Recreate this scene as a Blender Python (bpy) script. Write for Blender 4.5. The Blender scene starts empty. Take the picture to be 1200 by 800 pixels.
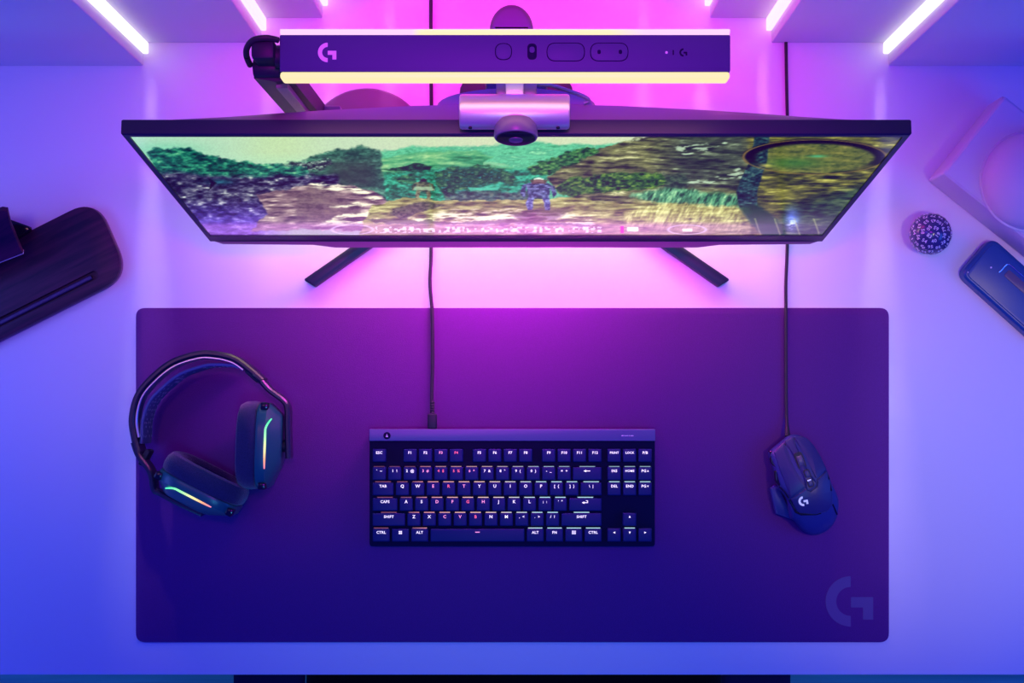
import bpy, bmesh, math, random
import numpy as np
from mathutils import Vector, Matrix, Euler
random.seed(4)
S = bpy.context.scene
COL = S.collection
PI = math.pi
CAMH = 1.8                                   # camera height over the desk top (z = 0)
NX, NY = 605.0, 480.0                        # point of the photograph straight under the camera
FLOOR = -0.74

def P(px, py, h=0.0):
    """point of the place at height h seen at photograph pixel px, py (1 px = 1 mm on the desk)"""
    k = (CAMH - h) / CAMH
    return Vector((((NX - 600) + (px - NX) * k) / 1000, ((400 - NY) - (py - NY) * k) / 1000, h))
def D(d):                                    # distance d behind the camera's foot -> world y
    return -0.08 + d
CX = 0.005

# ------------------------------------------------------------------ materials
def srgb(r, g, b):
    f = lambda c: (c / 255) / 12.92 if c / 255 <= .04045 else ((c / 255 + .055) / 1.055) ** 2.4
    return (f(r), f(g), f(b))
def mat(name, base, rough=.5, metal=0, spec=.5, emit=None, estr=0, coat=0, bump=None, var=None, sheen=0):
    m = bpy.data.materials.new(name); m.use_nodes = True
    nt = m.node_tree; p = nt.nodes['Principled BSDF']
    p.inputs['Base Color'].default_value = (*base, 1)
    p.inputs['Roughness'].default_value = rough
    p.inputs['Metallic'].default_value = metal
    p.inputs['Specular IOR Level'].default_value = spec
    p.inputs['Coat Weight'].default_value = coat
    p.inputs['Sheen Weight'].default_value = sheen; p.inputs['Sheen Roughness'].default_value = .45
    if emit:
        p.inputs['Emission Color'].default_value = (*emit, 1)
        p.inputs['Emission Strength'].default_value = estr
    if bump or var:
        tc = nt.nodes.new('ShaderNodeTexCoord'); no = nt.nodes.new('ShaderNodeTexNoise')
        nt.links.new(tc.outputs['Object'], no.inputs['Vector'])
        no.inputs['Scale'].default_value = (bump or var)[0]; no.inputs['Detail'].default_value = 3
        if bump:
            b = nt.nodes.new('ShaderNodeBump'); b.inputs['Strength'].default_value = bump[1]
            b.inputs['Distance'].default_value = .001
            nt.links.new(no.outputs['Fac'], b.inputs['Height']); nt.links.new(b.outputs['Normal'], p.inputs['Normal'])
        if var:
            r = nt.nodes.new('ShaderNodeValToRGB')
            r.color_ramp.elements[0].position = .35; r.color_ramp.elements[1].position = .65
            r.color_ramp.elements[0].color = (*[c * (1 - var[1]) for c in base], 1)
            r.color_ramp.elements[1].color = (*[min(1, c * (1 + var[1])) for c in base], 1)
            nt.links.new(no.outputs['Fac'], r.inputs['Fac']); nt.links.new(r.outputs['Color'], p.inputs['Base Color'])
    return m
def wood_mat(name, c0, c1, scale, rough, rot=0, spec=.5, stretch=12):
    m = mat(name, c0, rough, spec=spec); nt = m.node_tree; p = nt.nodes['Principled BSDF']
    tc = nt.nodes.new('ShaderNodeTexCoord'); mp = nt.nodes.new('ShaderNodeMapping'); no = nt.nodes.new('ShaderNodeTexNoise')
    mp2 = nt.nodes.new('ShaderNodeMapping')
    mp2.inputs['Rotation'].default_value = (0, 0, -rot); mp.inputs['Scale'].default_value = (scale, scale * stretch, scale)
    no.inputs['Scale'].default_value = 1; no.inputs['Detail'].default_value = 6; no.inputs['Distortion'].default_value = .6
    r = nt.nodes.new('ShaderNodeValToRGB')
    r.color_ramp.elements[0].position = .35; r.color_ramp.elements[1].position = .68
    r.color_ramp.elements[0].color = (*c0, 1); r.color_ramp.elements[1].color = (*c1, 1)
    nt.links.new(tc.outputs['Object'], mp2.inputs['Vector']); nt.links.new(mp2.outputs['Vector'], mp.inputs['Vector'])
    nt.links.new(mp.outputs['Vector'], no.inputs['Vector']); nt.links.new(no.outputs['Fac'], r.inputs['Fac'])
    nt.links.new(r.outputs['Color'], p.inputs['Base Color'])
    return m
def attr_emit_mat(name, strength, rough=.3, base=(.01, .01, .01), spec=.5):
    m = mat(name, base, rough, spec=spec); nt = m.node_tree; p = nt.nodes['Principled BSDF']
    a = nt.nodes.new('ShaderNodeAttribute'); a.attribute_name = 'Col'
    nt.links.new(a.outputs['Color'], p.inputs['Emission Color']); p.inputs['Emission Strength'].default_value = strength
    return m

M = {}
M['desk'] = mat('white_satin_laminate', (.8, .8, .8), .42, spec=.35, bump=(900, .03))
M['mat'] = mat('dark_cloth', (.075, .003, .15), .5, spec=.5, bump=(1500, .3), var=(1200, .12), sheen=1)
for _k, _v in (('Sheen Tint', (1, .85, .9, 1)), ('Specular Tint', (1, .4, .85, 1))): M['mat'].node_tree.nodes['Principled BSDF'].inputs[_k].default_value = _v
M['matlogo'] = mat('printed_grey', (.11, .07, .24), .8, spec=.15)
M['wall'] = mat('white_paint', (.72, .72, .74), .6, spec=.3, bump=(400, .05))
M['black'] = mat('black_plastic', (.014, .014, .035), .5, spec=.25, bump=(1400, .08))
M['blackgloss'] = mat('black_gloss', (.008, .008, .014), .12)
M['frame'] = mat('monitor_frame', (.009, .007, .04), .45)
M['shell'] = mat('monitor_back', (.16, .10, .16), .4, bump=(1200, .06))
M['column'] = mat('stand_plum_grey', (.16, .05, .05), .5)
M['grey'] = mat('grey_plastic', (.11, .10, .16), .4)
M['silver'] = mat('silver_aluminium', (.60, .56, .56), .42, metal=.75)
M['graphite'] = mat('graphite_aluminium', (.05, .05, .16), .55, metal=.1, spec=.2, bump=(1500, .1))
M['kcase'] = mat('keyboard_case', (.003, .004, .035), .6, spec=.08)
M['ktop'] = mat('brushed_graphite', (.10, .09, .26), .5)
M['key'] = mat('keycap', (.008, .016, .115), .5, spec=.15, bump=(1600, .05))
M['legend_white'] = mat('legend_white', (.5, .5, .5), .5, emit=(1, .93, 1), estr=.95)
M['legend_pink'] = mat('legend_pink', (.5, .2, .3), .5, emit=(1, .33, .55), estr=.95)
M['legend_red'] = mat('legend_red', (.5, .1, .1), .5, emit=(1, .12, .25), estr=.9)
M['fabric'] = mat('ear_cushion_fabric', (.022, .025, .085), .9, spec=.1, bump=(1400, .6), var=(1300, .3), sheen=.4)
M['hshell'] = mat('headset_shell', (.008, .10, .11), .3)
M['hband'] = mat('headset_band', (.010, .008, .035), .34)
M['bevelhighlight'] = mat('bevel_highlight_metal', (.55, .55, .7), .32, metal=1)  # metal for the strip that gives the headband's bevel highlight
M['strap'] = mat('strap_fabric', (.07, .09, .26), .7, bump=(900, .4))
M['strapdot'] = mat('strap_print', (.35, .33, .5), .6)
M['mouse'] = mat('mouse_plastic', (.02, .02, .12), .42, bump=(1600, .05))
M['mouseside'] = mat('mouse_grip', (.014, .024, .17), .5)
M['logo'] = mat('logo_print', (.6, .55, .7), .5, emit=(.5, .4, .9), estr=.05)
M['logomouse'] = mat('logo_lit', (.5, .5, .6), .5, emit=(.45, .5, 1), estr=.6)
M['cable'] = mat('cable_rubber', (.012, .01, .02), .6)
M['wood'] = wood_mat('dark_walnut', (.010, .004, .026), (.058, .012, .046), 9, .45, rot=math.radians(26.6), spec=.3)
M['railwood'] = mat('rail_wood', (.035, .02, .10), .5, var=(300, .2))
M['rimhighlight'] = mat('rim_highlight_tone', (.20, .13, .20), .5)  # pale tone stands for light caught on the board's rim
M['platehighlight'] = mat('plate_highlight_tone', (.45, .42, .48), .6)  # pale tone for the highlight along the plate's lower edge
M['white'] = mat('white_plastic', (.62, .6, .64), .5, bump=(700, .05))
M['die'] = mat('dark_resin', (.04, .04, .14), .18, coat=.4)
M['numeral'] = mat('white_paint_numerals', (.7, .68, .75), .5)
M['phone'] = mat('navy_plastic', (.008, .07, .24), .35)
M['chrome'] = mat('chrome_wire', (.8, .8, .8), .12, metal=1)
M['chairblack'] = mat('chair_black', (.006, .006, .008), .8, spec=.1)
M['chairnavy'] = mat('chair_navy', (.018, .018, .06), .7, spec=.1)
M['floor'] = wood_mat('oak_floor', (.22, .22, .24), (.42, .41, .42), 2.2, .5, rot=0, stretch=22)
M['led'] = mat('led_diffuser', (.12, .12, .12), .4, emit=(.93, .86, 1), estr=1.35)
M['ledpink'] = mat('led_diffuser_pink', (.12, .12, .12), .4, emit=(1, .62, 1), estr=1.35)
M['ledmag'] = mat('led_diffuser_magenta', (.12, .12, .12), .4, emit=(1, .3, .95), estr=1.5)
M['warm'] = mat('light_tube_warm', (.03, .03, .03), .5, emit=(1, .84, .42), estr=1.03)
M['tube'] = attr_emit_mat('light_tube_rgb', 1.1)
M['rgb'] = attr_emit_mat('rgb_glow', 1.3)
M['screen'] = attr_emit_mat('screen_glass', 1.18, rough=.16, base=(.004, .004, .006), spec=.16)

# ------------------------------------------------------------------ object helpers
def tag(o, label=None, cat=None, group=None, kind=None):
    if label: o['label'] = label
    if cat: o['category'] = cat
    if group: o['group'] = group
    if kind: o['kind'] = kind
    return o
def thing(name, label, cat, loc=(0, 0, 0), group=None):
    o = bpy.data.objects.new(name, None); COL.objects.link(o); o.location = loc
    o.empty_display_size = .02
    return tag(o, label, cat, group)
def root_loc(o):
    v = Vector((0, 0, 0))
    while o is not None:
        v += o.location; o = o.parent
    return v

class MB:
    def __init__(s): s.bm = bmesh.new()
    def box(s, lo, hi, mtx=None, bevel=0, seg=2):
        lo, hi = Vector(lo), Vector(hi)
        r = bmesh.ops.create_cube(s.bm, size=1)
        vs = r['verts']
        for v in vs:
            v.co = Vector(((lo.x + hi.x) / 2 + v.co.x * (hi.x - lo.x), (lo.y + hi.y) / 2 + v.co.y * (hi.y - lo.y), (lo.z + hi.z) / 2 + v.co.z * (hi.z - lo.z)))
        es = list({e for v in vs for e in v.link_edges})
        if bevel:
            r = bmesh.ops.bevel(s.bm, geom=es, offset=bevel, segments=seg, affect='EDGES', profile=.5)
            vs = list({v for f in r['faces'] for v in f.verts} | {v for v in vs if v.is_valid})
        if mtx is not None:
            bmesh.ops.transform(s.bm, matrix=mtx, verts=vs)
        return s
    def loft(s, rings, cap=True, closed=True):
        rows = [[s.bm.verts.new(p) for p in r] for r in rings]
        n = len(rows[0])
        for a, b in zip(rows, rows[1:]):
            for i in range(n if closed else n - 1):
                j = (i + 1) % n
                try: s.bm.faces.new((a[i], a[j], b[j], b[i]))
                except ValueError: pass
        if cap:
            for r in (rows[0][::-1], rows[-1]):
                try: s.bm.faces.new(r)
                except ValueError: pass
        return s
    def prism(s, poly, z0, z1, bevel=0, seg=2):
        """poly: list of (x, y); rounded top rim when bevel"""
        ring = lambda off, z: [Vector((p[0], p[1], z)) for p in (inset(poly, off) if off else poly)]
        rs = [ring(0, z0)]
        if bevel:
            for i in range(seg + 1):
                a = PI / 2 * i / seg
                rs.append(ring(bevel * (1 - math.cos(a)), z1 - bevel + bevel * math.sin(a)))
        else:
            rs.append(ring(0, z1))
        return s.loft(rs)
    def tube(s, pts, r, n=10, cap=True):
        pts = [Vector(p) for p in pts]; rings = []; up = Vector((0, 0, 1))
        for i, p in enumerate(pts):
            t = (pts[min(i + 1, len(pts) - 1)] - pts[max(i - 1, 0)]).normalized()
            u = up if abs(t.dot(up)) < .95 else Vector((0, 1, 0))
            a = t.cross(u).normalized(); b = a.cross(t)
            rr = r[i] if isinstance(r, (list, tuple)) else r
            rings.append([p + rr * (a * math.cos(2 * PI * k / n) + b * math.sin(2 * PI * k / n)) for k in range(n)])
        return s.loft(rings, cap)
    def cyl(s, c0, c1, r0, r1=None, n=32, bevel=0):
        c0, c1 = Vector(c0), Vector(c1); r1 = r0 if r1 is None else r1
        t = (c1 - c0).normalized(); L = (c1 - c0).length
        prof = [(0, r0), (L, r1)] if not bevel else [(0, r0 - bevel), (bevel * .3, r0 - bevel * .3), (bevel, r0), (L - bevel, r1), (L - bevel * .3, r1 - bevel * .3), (L, r1 - bevel)]
        return s.lathe(c0, t, prof, n)
    def lathe(s, c, axis, prof, n=32):
        axis = Vector(axis).normalized(); c = Vector(c)
        u = Vector((0, 0, 1)) if abs(axis.z) < .9 else Vector((1, 0, 0))
        a = axis.cross(u).normalized(); b = axis.cross(a)
        return s.loft([[c + axis * h + max(r, 1e-5) * (a * math.cos(2 * PI * k / n) + b * math.sin(2 * PI * k / n)) for k in range(n)] for h, r in prof])
    def ribbon(s, pts, th, z0, z1, rnd=0):
        """vertical strip along pts (x, y), thickness th, from z0 to z1 (numbers or lists)"""
        pts = [Vector((p[0], p[1])) for p in pts]; rings = []
        for i, p in enumerate(pts):
            t = (pts[min(i + 1, len(pts) - 1)] - pts[max(i - 1, 0)]).normalized(); nrm = Vector((-t.y, t.x))
            a = z0[i] if isinstance(z0, (list, tuple)) else z0; b = z1[i] if isinstance(z1, (list, tuple)) else z1
            h = th[i] / 2 if isinstance(th, (list, tuple)) else th / 2
            q = min(h * .6, (b - a) / 3)
            prof = [(-h, a + q), (-h, b - q), (-h + q, b), (h - q, b), (h, b - q), (h, a + q), (h - q, a), (-h + q, a)]
            rings.append([Vector((p.x + nrm.x * o, p.y + nrm.y * o, z)) for o, z in prof])
        return s.loft(rings)
    def build(s, name, m, parent=None, smooth=35, label=None, attr=None):
        off = root_loc(parent)
        bmesh.ops.recalc_face_normals(s.bm, faces=s.bm.faces)
        for v in s.bm.verts: v.co -= off
        me = bpy.data.meshes.new(name); s.bm.to_mesh(me); s.bm.free()
        if smooth:
            me.polygons.foreach_set('use_smooth', [True] * len(me.polygons)); me.set_sharp_from_angle(angle=math.radians(smooth))
        o = bpy.data.objects.new(name, me); COL.objects.link(o)
        me.materials.append(m); o.parent = parent
        if label: o['label'] = label
        if attr:
            ca = me.color_attributes.new('Col', 'FLOAT_COLOR', 'POINT')
            for i, v in enumerate(me.vertices): ca.data[i].color = (*attr(v.co + off), 1)
        return o
def top(o, *a, **k): return tag(o, *a, **k)
def boolean_cut(o, cutter):
    md = o.modifiers.new('cut', 'BOOLEAN'); md.object = cutter; md.solver = 'EXACT'
    dg = bpy.context.evaluated_depsgraph_get(); dg.update()
    me = bpy.data.meshes.new_from_object(o.evaluated_get(dg))
    o.modifiers.clear(); old = o.data; o.data = me; bpy.data.meshes.remove(old)
    cm = cutter.data; bpy.data.objects.remove(cutter); bpy.data.meshes.remove(cm)
    me.polygons.foreach_set('use_smooth', [True] * len(me.polygons)); me.set_sharp_from_angle(angle=math.radians(35))

def inset(poly, d):
    out = []; n = len(poly)
    area = sum(poly[i][0] * poly[(i + 1) % n][1] - poly[(i + 1) % n][0] * poly[i][1] for i in range(n))
    sg = 1 if area > 0 else -1
    for i in range(n):
        p0, p, p1 = Vector(poly[i - 1][:2]), Vector(poly[i][:2]), Vector(poly[(i + 1) % n][:2])
        a = (p - p0).normalized(); b = (p1 - p).normalized()
        na = Vector((-a.y, a.x)) * sg; nb = Vector((-b.y, b.x)) * sg
        m = na + nb; m = m / max(m.length_squared, .3) * 2 if m.length > 1e-6 else na
        q = p + m * d * (1 if True else 0); out.append((q.x, q.y))
    return out
def rounded(poly, r, seg=6):
    """round the corners of a polygon (r: number or list)"""
    out = []; n = len(poly)
    for i in range(n):
        p0, p, p1 = Vector(poly[i - 1][:2]), Vector(poly[i][:2]), Vector(poly[(i + 1) % n][:2])
        rr = r[i] if isinstance(r, (list, tuple)) else r
        if rr <= 0: out.append((p.x, p.y)); continue
        a = (p0 - p); b = (p1 - p)
        ang = a.angle(b); t = min(rr / math.tan(ang / 2), a.length * .49, b.length * .49)
        A = p + a.normalized() * t; B = p + b.normalized() * t
        for k in range(seg + 1):
            u = k / seg
            q = A * (1 - u) ** 2 + p * 2 * u * (1 - u) + B * u ** 2
            out.append((q.x, q.y))
    return out
def rrect(x0, y0, x1, y1, r, seg=6): return rounded([(x0, y0), (x1, y0), (x1, y1), (x0, y1)], r, seg)
def px(poly, h): return [tuple(P(x, y, h)[:2]) for x, y in poly]
def spline(pts, n=8):
    """Catmull-Rom through points"""
    pts = [Vector(p) for p in pts]; out = []
    for i in range(len(pts) - 1):
        p0, p1, p2, p3 = pts[max(i - 1, 0)], pts[i], pts[i + 1], pts[min(i + 2, len(pts) - 1)]
        for k in range(n):
            t = k / n
            out.append(.5 * ((2 * p1) + (p2 - p0) * t + (2 * p0 - 5 * p1 + 4 * p2 - p3) * t * t + (3 * p1 - p0 - 3 * p2 + p3) * t ** 3))
    out.append(pts[-1]); return out

_txt = {}
def text_mesh(s, size=1.0, bold=.03):
    k = (s, size, bold)
    if k in _txt: return _txt[k]
    cu = bpy.data.curves.new('legend', 'FONT'); cu.body = s; cu.size = size; cu.align_x = 'CENTER'; cu.align_y = 'CENTER'
    cu.offset = bold * size; cu.resolution_u = 2; cu.extrude = .02 * size; cu.space_character = 1.08
    o = bpy.data.objects.new('legend', cu); COL.objects.link(o)
    dg = bpy.context.evaluated_depsgraph_get(); dg.update()
    me = bpy.data.meshes.new_from_object(o.evaluated_get(dg))
    bpy.data.objects.remove(o); bpy.data.curves.remove(cu)
    _txt[k] = me; return me
def glogo(mb, c, R, z0, z1, rot=0, nseg=28):
    """the round G mark: a half ring and a square hook"""
    ro = Matrix.Rotation(rot, 2)
    T = lambda x, y: (c[0] + (ro @ Vector((x, y)))[0] * R, c[1] + (ro @ Vector((x, y)))[1] * R)
    r0 = .575
    arc = [PI / 2 + PI * i / nseg for i in range(nseg + 1)]
    rings = []
    for a in arc:
        ca, sa = math.cos(a), math.sin(a)
        o, i_ = T(ca, sa), T(ca * r0, sa * r0)
        rings.append([Vector((*o, z0)), Vector((*o, z1)), Vector((*i_, z1)), Vector((*i_, z0))])
    mb.loft(rings)
    for q in ([(.01, .17), (.894, .17), (.894, -.243), (.01, -.243)], [(.49, -.243), (.894, -.243), (.894, -.723), (.49, -.723)]):
        mb.prism([T(*p) for p in q], z0, z1)
    return mb

# ================================================================== SETTING
def build_setting():
    b = MB(); b.box((-2.4, -2.2, FLOOR - .05), (2.4, .62, FLOOR)); tag(b.build('floor', M['floor']), kind='structure')
    b = MB(); b.box((-2.4, .52, FLOOR), (2.4, .62, 1.7)); tag(b.build('wall_back', M['wall']), kind='structure')
    # stepped wall panels standing on the desk; the front of each further one lies further back
    steps = [(168, 1041, 77, 'led'), (306, 904, 50, 'ledpink'), (378, 832, 21, 'ledpink'), (447, 763, -7, 'ledmag')]
    n = 1
    outer_l, outer_r = -1.3, 1.3
    for k, (xl, xr, y, lm) in enumerate(steps):
        yf = P(0, y)[1]; yn = P(0, steps[k + 1][2])[1] if k < 3 else P(0, -36)[1]
        XL, XR = P(xl, 0)[0], P(xr, 0)[0]
        for side, (a, c) in (('left', (outer_l, XL)), ('right', (XR, outer_r))):
            b = MB(); b.box((a, yf, .0005), (c, .519, 1.35), bevel=.0008, seg=1)
            tag(b.build('trim_%d' % n, M['wall']), kind='structure'); n += 1
        outer_l, outer_r = XL + .0002, XR - .0002
        # light strip in the return of the step
        for side, x, sg in (('left', XL, 1), ('right', XR, -1)):
            o = thing('led_light_strip', {
                ('left', 0): 'white LED strip in the leftmost wall step above the dark wooden stand',
                ('right', 0): 'white LED strip in the rightmost wall step above the white domed lamp',
                ('left', 1): 'pink LED strip in the second wall step from the left, beside the light bar joint',
                ('right', 1): 'pink LED strip in the second wall step from the right, above the mouse cable',
                ('left', 2): 'pink LED strip of the third wall step from the left, at the photo top edge',
                ('right', 2): 'pink LED strip of the third wall step from the right, at the photo top edge',
                ('left', 3): 'magenta LED strip in the innermost wall step left of the monitor stand column',
                ('right', 3): 'magenta LED strip in the innermost wall step right of the monitor stand column'}[(side, k)],
                'light strip', (x, yf + .019, .001), 'LED strips in the stepped wall')
            xa, xb = sorted((x + sg * .0003, x + sg * .0066))
            b = MB(); b.box((xa, yf + .0132, .002), (xb, yn - .0008, 1.34), bevel=.0012); b.build('diffuser', M[lm], o)
            xa, xb = sorted((x + sg * .0003, x + sg * .0075))
            b = MB(); b.box((xa, yf + .0128, 1.3402), (xb, yn - .0004, 1.3445), bevel=.0005); b.build('end_cap', M['white'], o)
            # the light that strip throws forward along the desk
            col = {'led': (.75, .55, 1), 'ledpink': (1, .5, 1), 'ledmag': (1, .35, 1)}[lm]
            for z_ in ((.018, .028, .042, .06, .085, .115, .155, .20, .26) if k == 0 else (.015, .023, .035, .052, .075, .11)):
                beam('led_beam', (x + sg * .0094, yf + .0095, z_), (0, -1, -.45), (.012, .012), col, BAND[k] * z_ ** 1.4, 12)

def aim(o, d):
    z = -Vector(d).normalized(); up = Vector((0, 0, 1)) if abs(z.z) < .95 else Vector((0, 1, 0))
    x = up.cross(z).normalized(); y = z.cross(x)
    o.rotation_euler = Matrix((x, y, z)).transposed().to_euler()
def area(name, loc, d, size, col, power, spread=180):
    l = bpy.data.lights.new(name, 'AREA'); l.shape = 'RECTANGLE'; l.size, l.size_y = size
    l.color = col; l.energy = power; l.spread = math.radians(spread)
    o = bpy.data.objects.new(name, l); COL.objects.link(o); o.location = loc; aim(o, d); o.visible_camera = False
    return o
beam = area
BAND = [.036, .03, .03, .03]

# ================================================================== DESK, MAT, FLOOR FURNITURE
def build_desk():
    t = thing('desk', 'wide white satin desk top standing against the stepped wall', 'desk', (0, 0, FLOOR))
    yf = P(0, 790.5)[1]
    b = MB(); b.box((-.98, yf, -.028), (.98, .5185, 0), bevel=.0015); b.build('desktop', M['desk'], t)
    for x in (-.93, .93):
        for y in (yf + .06, .46):
            b = MB(); b.box((x - .025, y - .025, FLOOR), (x + .025, y + .025, -.028), bevel=.003); b.build('leg', M['white'], t)
    for y in (yf + .06, .46):
        b = MB(); b.box((-.905, y - .012, -.088), (.905, y + .012, -.0285), bevel=.002); b.build('apron', M['white'], t)
    t = thing('desk_mat', 'large dark cloth desk mat under the keyboard, headset and mouse', 'desk mat', (CX, -.16, 0))
    h = .003
    b = MB(); b.prism(rounded(px([(159, 360.5), (1042, 360.5), (1042, 752.5), (159, 752.5)], h), .011), .0003, h, bevel=.0008); b.build('mat_sheet', M['mat'], t)
    c = P(996.9, 704.4, h)
    b = MB(); glogo(b, c, .0294, h + .00005, h + .0003); b.build('logo', M['matlogo'], t, label='faint grey printed G mark')

def build_chair():
    t = thing('office_chair', 'dark office chair seat with navy armrests pulled up to the desk front', 'chair', (CX, -.62, FLOOR))
    h = -.27
    x0, x1 = P(356, 0, h)[0], P(848, 0, h)[0]
    b = MB(); b.prism(rrect(x0, -.86, x1, -.33, .05), h - .09, h, bevel=.025, seg=4); b.build('seat', M['chairblack'], t)
    b = MB()
    for i in range(9):
        pass
    b.loft([[Vector((x * (1 - .1 * k), -.87 - .03 * k + y, h + .02 + .62 * k)) for x, y in rrect(-.25, -.04, .25, .04, .03)] for k in (0, .25, .5, .75, 1)])
    b.build('backrest', M['chairblack'], t)
    b = MB(); b.box((-.04, -.93, h - .12), (.04, -.90, h + .2), bevel=.006); b.box((-.04, -.93, h - .12), (.04, -.6, h - .095), bevel=.006); b.build('back_bracket', M['black'], t)
    ha = -.075
    for xa, xb in ((272, 354), (849, 928)):
        X0, X1 = P(xa, 0, ha)[0], P(xb, 0, ha)[0]
        b = MB(); b.prism(rrect(X0, -.72, X1, -.375, .03), ha - .03, ha, bevel=.01, seg=3); b.build('armrest', M['chairnavy'], t)
        xm = (X0 + X1) / 2
        b = MB(); b.box((xm - .015, -.62, h - .11), (xm + .015, -.55, ha - .03), bevel=.004)
        b.box((min(xm, 0) , -.61, h - .115), (max(xm, 0), -.56, h - .092), bevel=.004); b.build('arm_post', M['black'], t)
    b = MB(); b.cyl((CX, -.62, FLOOR + .07), (CX, -.62, h - .09), .028, bevel=.003); b.build('gas_column', M['black'], t)
    for k in range(5):
        a = PI / 2 + 2 * PI * k / 5
        e = Vector((CX + .3 * math.cos(a), -.62 + .3 * math.sin(a), 0))
        b = MB(); b.tube([(CX, -.62, FLOOR + .1), (e.x, e.y, FLOOR + .075)], [.028, .017]); leg = b.build('base_leg', M['black'], t)
        b = MB(); b.cyl((e.x - .012, e.y, FLOOR + .03), (e.x + .012, e.y, FLOOR + .03), .03, bevel=.004)
        b.cyl((e.x, e.y, FLOOR + .04), (e.x, e.y, FLOOR + .08), .008); b.build('caster', M['black'], leg)

# ================================================================== MONITOR
B0 = Vector((0, D(.186), .100)); B1 = Vector((0, D(.236), .481))      # front face, bottom and top edge
def front(x, s, out=0):
    n = Vector((0, -(B1 - B0).z, (B1 - B0).y)).normalized()
    p = B0.lerp(B1, s) + n * out
    return Vector((CX + x, p.y, p.z))
def proj(p):
    f = CAMH * 1000 / (CAMH - p[2])
    return NX + (p[0] - CX) * f, NY - (p[1] + .08) * f
def s_at(py):
    lo, hi = -.1, 1.1
    for _ in range(50):
        m = (lo + hi) / 2
        if proj(front(0, m))[1] > py: lo = m
        else: hi = m
    return lo
def build_monitor():
    t = thing('monitor', 'wide black monitor with a misty green landscape on its tilted screen', 'monitor', (CX, D(.32), 0))
    W = .3395
    s0, s1 = s_at(276.3), s_at(160.6)
    sw = W - .0062
    # frame: a rim with a real opening
    def ring(w, a, b, out): return [front(-w, a, out), front(w, a, out), front(w, b, out), front(-w, b, out)]
    b = MB(); b.loft([ring(W - .001, .001, .999, -.0135), ring(W, 0, 1, -.0125), ring(W, 0, 1, -.0012), ring(W - .0012, .003, .997, 0),
                      ring(sw + .0003, s0 - .001, s1 + .001, 0), ring(sw + .0003, s0 - .001, s1 + .001, -.002)], cap=False)
    b.build('bezel', M['frame'], t)
    # back housing: follows the arched top line of the case
    def station(xf, yt, sa, sb, out0):
        lo_, hi_ = .008, .2
        for _ in range(40):
            m_ = (lo_ + hi_) / 2
            if proj(front(0, sb, -m_))[1] > yt: lo_ = m_
            else: hi_ = m_
        t_ = lo_
        r0 = [front(xf, sb + .03, -out0), front(xf, sb + .018, -(out0 + t_) * .5), front(xf, sb, -t_), front(xf, (sa + sb) / 2, -t_ * 1.02), front(xf, sa, -t_), front(xf, sa - .03, -out0)]
        return r0
    line = [(-.338, 144), (-.31, 142), (-.25, 137), (-.205, 132.5), (-.165, 129), (-.12, 126), (-.09, 124), (-.045, 122.5), (0, 122)]
    line += [(-x, y) for x, y in line[-2::-1]]
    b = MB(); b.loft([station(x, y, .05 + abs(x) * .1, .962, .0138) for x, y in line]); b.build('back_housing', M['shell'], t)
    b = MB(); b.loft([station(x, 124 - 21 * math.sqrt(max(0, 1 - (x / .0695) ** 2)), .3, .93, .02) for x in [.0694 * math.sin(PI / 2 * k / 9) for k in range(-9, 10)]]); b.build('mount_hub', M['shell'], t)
    # lower lip
    b = MB()
    pr = [(-.339, -.0105, -.002), (-.325, -.0105, .0025), (-.225, -.0105, .0035), (-.2, -.0105, .0065), (.2, -.0105, .0065), (.225, -.0105, .0035), (.325, -.0105, .0025), (.339, -.0105, -.002)]
    rings = []
    for x, o0, o1 in pr:
        z = B0.z
        rings.append([Vector((CX + x, D(.186) - o1, z - .001)), Vector((CX + x, D(.186) + .011, z - .001)), Vector((CX + x, D(.186) + .011, z - .009)), Vector((CX + x, D(.186) - o1 + .001, z - .009))])
    b.loft(rings); b.build('lower_lip', M['shell'], t)
    # on-screen menu joystick under the lip
    b = MB(); b.box((.1905 + CX - .008, D(.189), .0855), (.1905 + CX + .008, D(.196), .0912), bevel=.001); b.build('menu_button', M['black'], t)
    # screen
    nu, nv = 640, 240
    U, V = np.meshgrid(np.linspace(-1, 1, nu), np.linspace(0, 1, nv))
    n = Vector((0, -(B1 - B0).z, (B1 - B0).y)).normalized()
    sv = s0 + (s1 - s0) * V
    X = CX + U * sw; Y = B0.y + (B1.y - B0.y) * sv - n.y * .001; Z = B0.z + (B1.z - B0.z) * sv - n.z * .001
    f = CAMH * 1000 / (CAMH - Z); PX = NX + (X - CX) * f; PY = NY - (Y + .08) * f
    colr = paint_screen(PX, PY)
    off = t.location
    co = np.stack([X - off.x, Y - off.y, Z - off.z], -1).reshape(-1, 3)
    idx = np.arange(nu * nv).reshape(nv, nu)
    q = np.stack([idx[:-1, :-1], idx[:-1, 1:], idx[1:, 1:], idx[1:, :-1]], -1).reshape(-1, 4)
    me = bpy.data.meshes.new('screen'); me.vertices.add(len(co)); me.vertices.foreach_set('co', co.ravel())
    me.loops.add(q.size); me.loops.foreach_set('vertex_index', q.ravel().astype(np.int32))
    me.polygons.add(len(q)); me.polygons.foreach_set('loop_start', np.arange(0, q.size, 4, dtype=np.int32)); me.update(calc_edges=True)
    ca = me.color_attributes.new('Col', 'FLOAT_COLOR', 'POINT')
    ca.data.foreach_set('color', np.concatenate([colr.reshape(-1, 3), np.ones((nu * nv, 1))], 1).ravel().astype(np.float32))
    me.materials.append(M['screen']); o = bpy.data.objects.new('screen', me); COL.objects.link(o); o.parent = t
    o['label'] = 'lit screen showing a misty landscape with rocks and two small figures'
    # stand: column, neck and two splayed feet
    dc = .346
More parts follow.
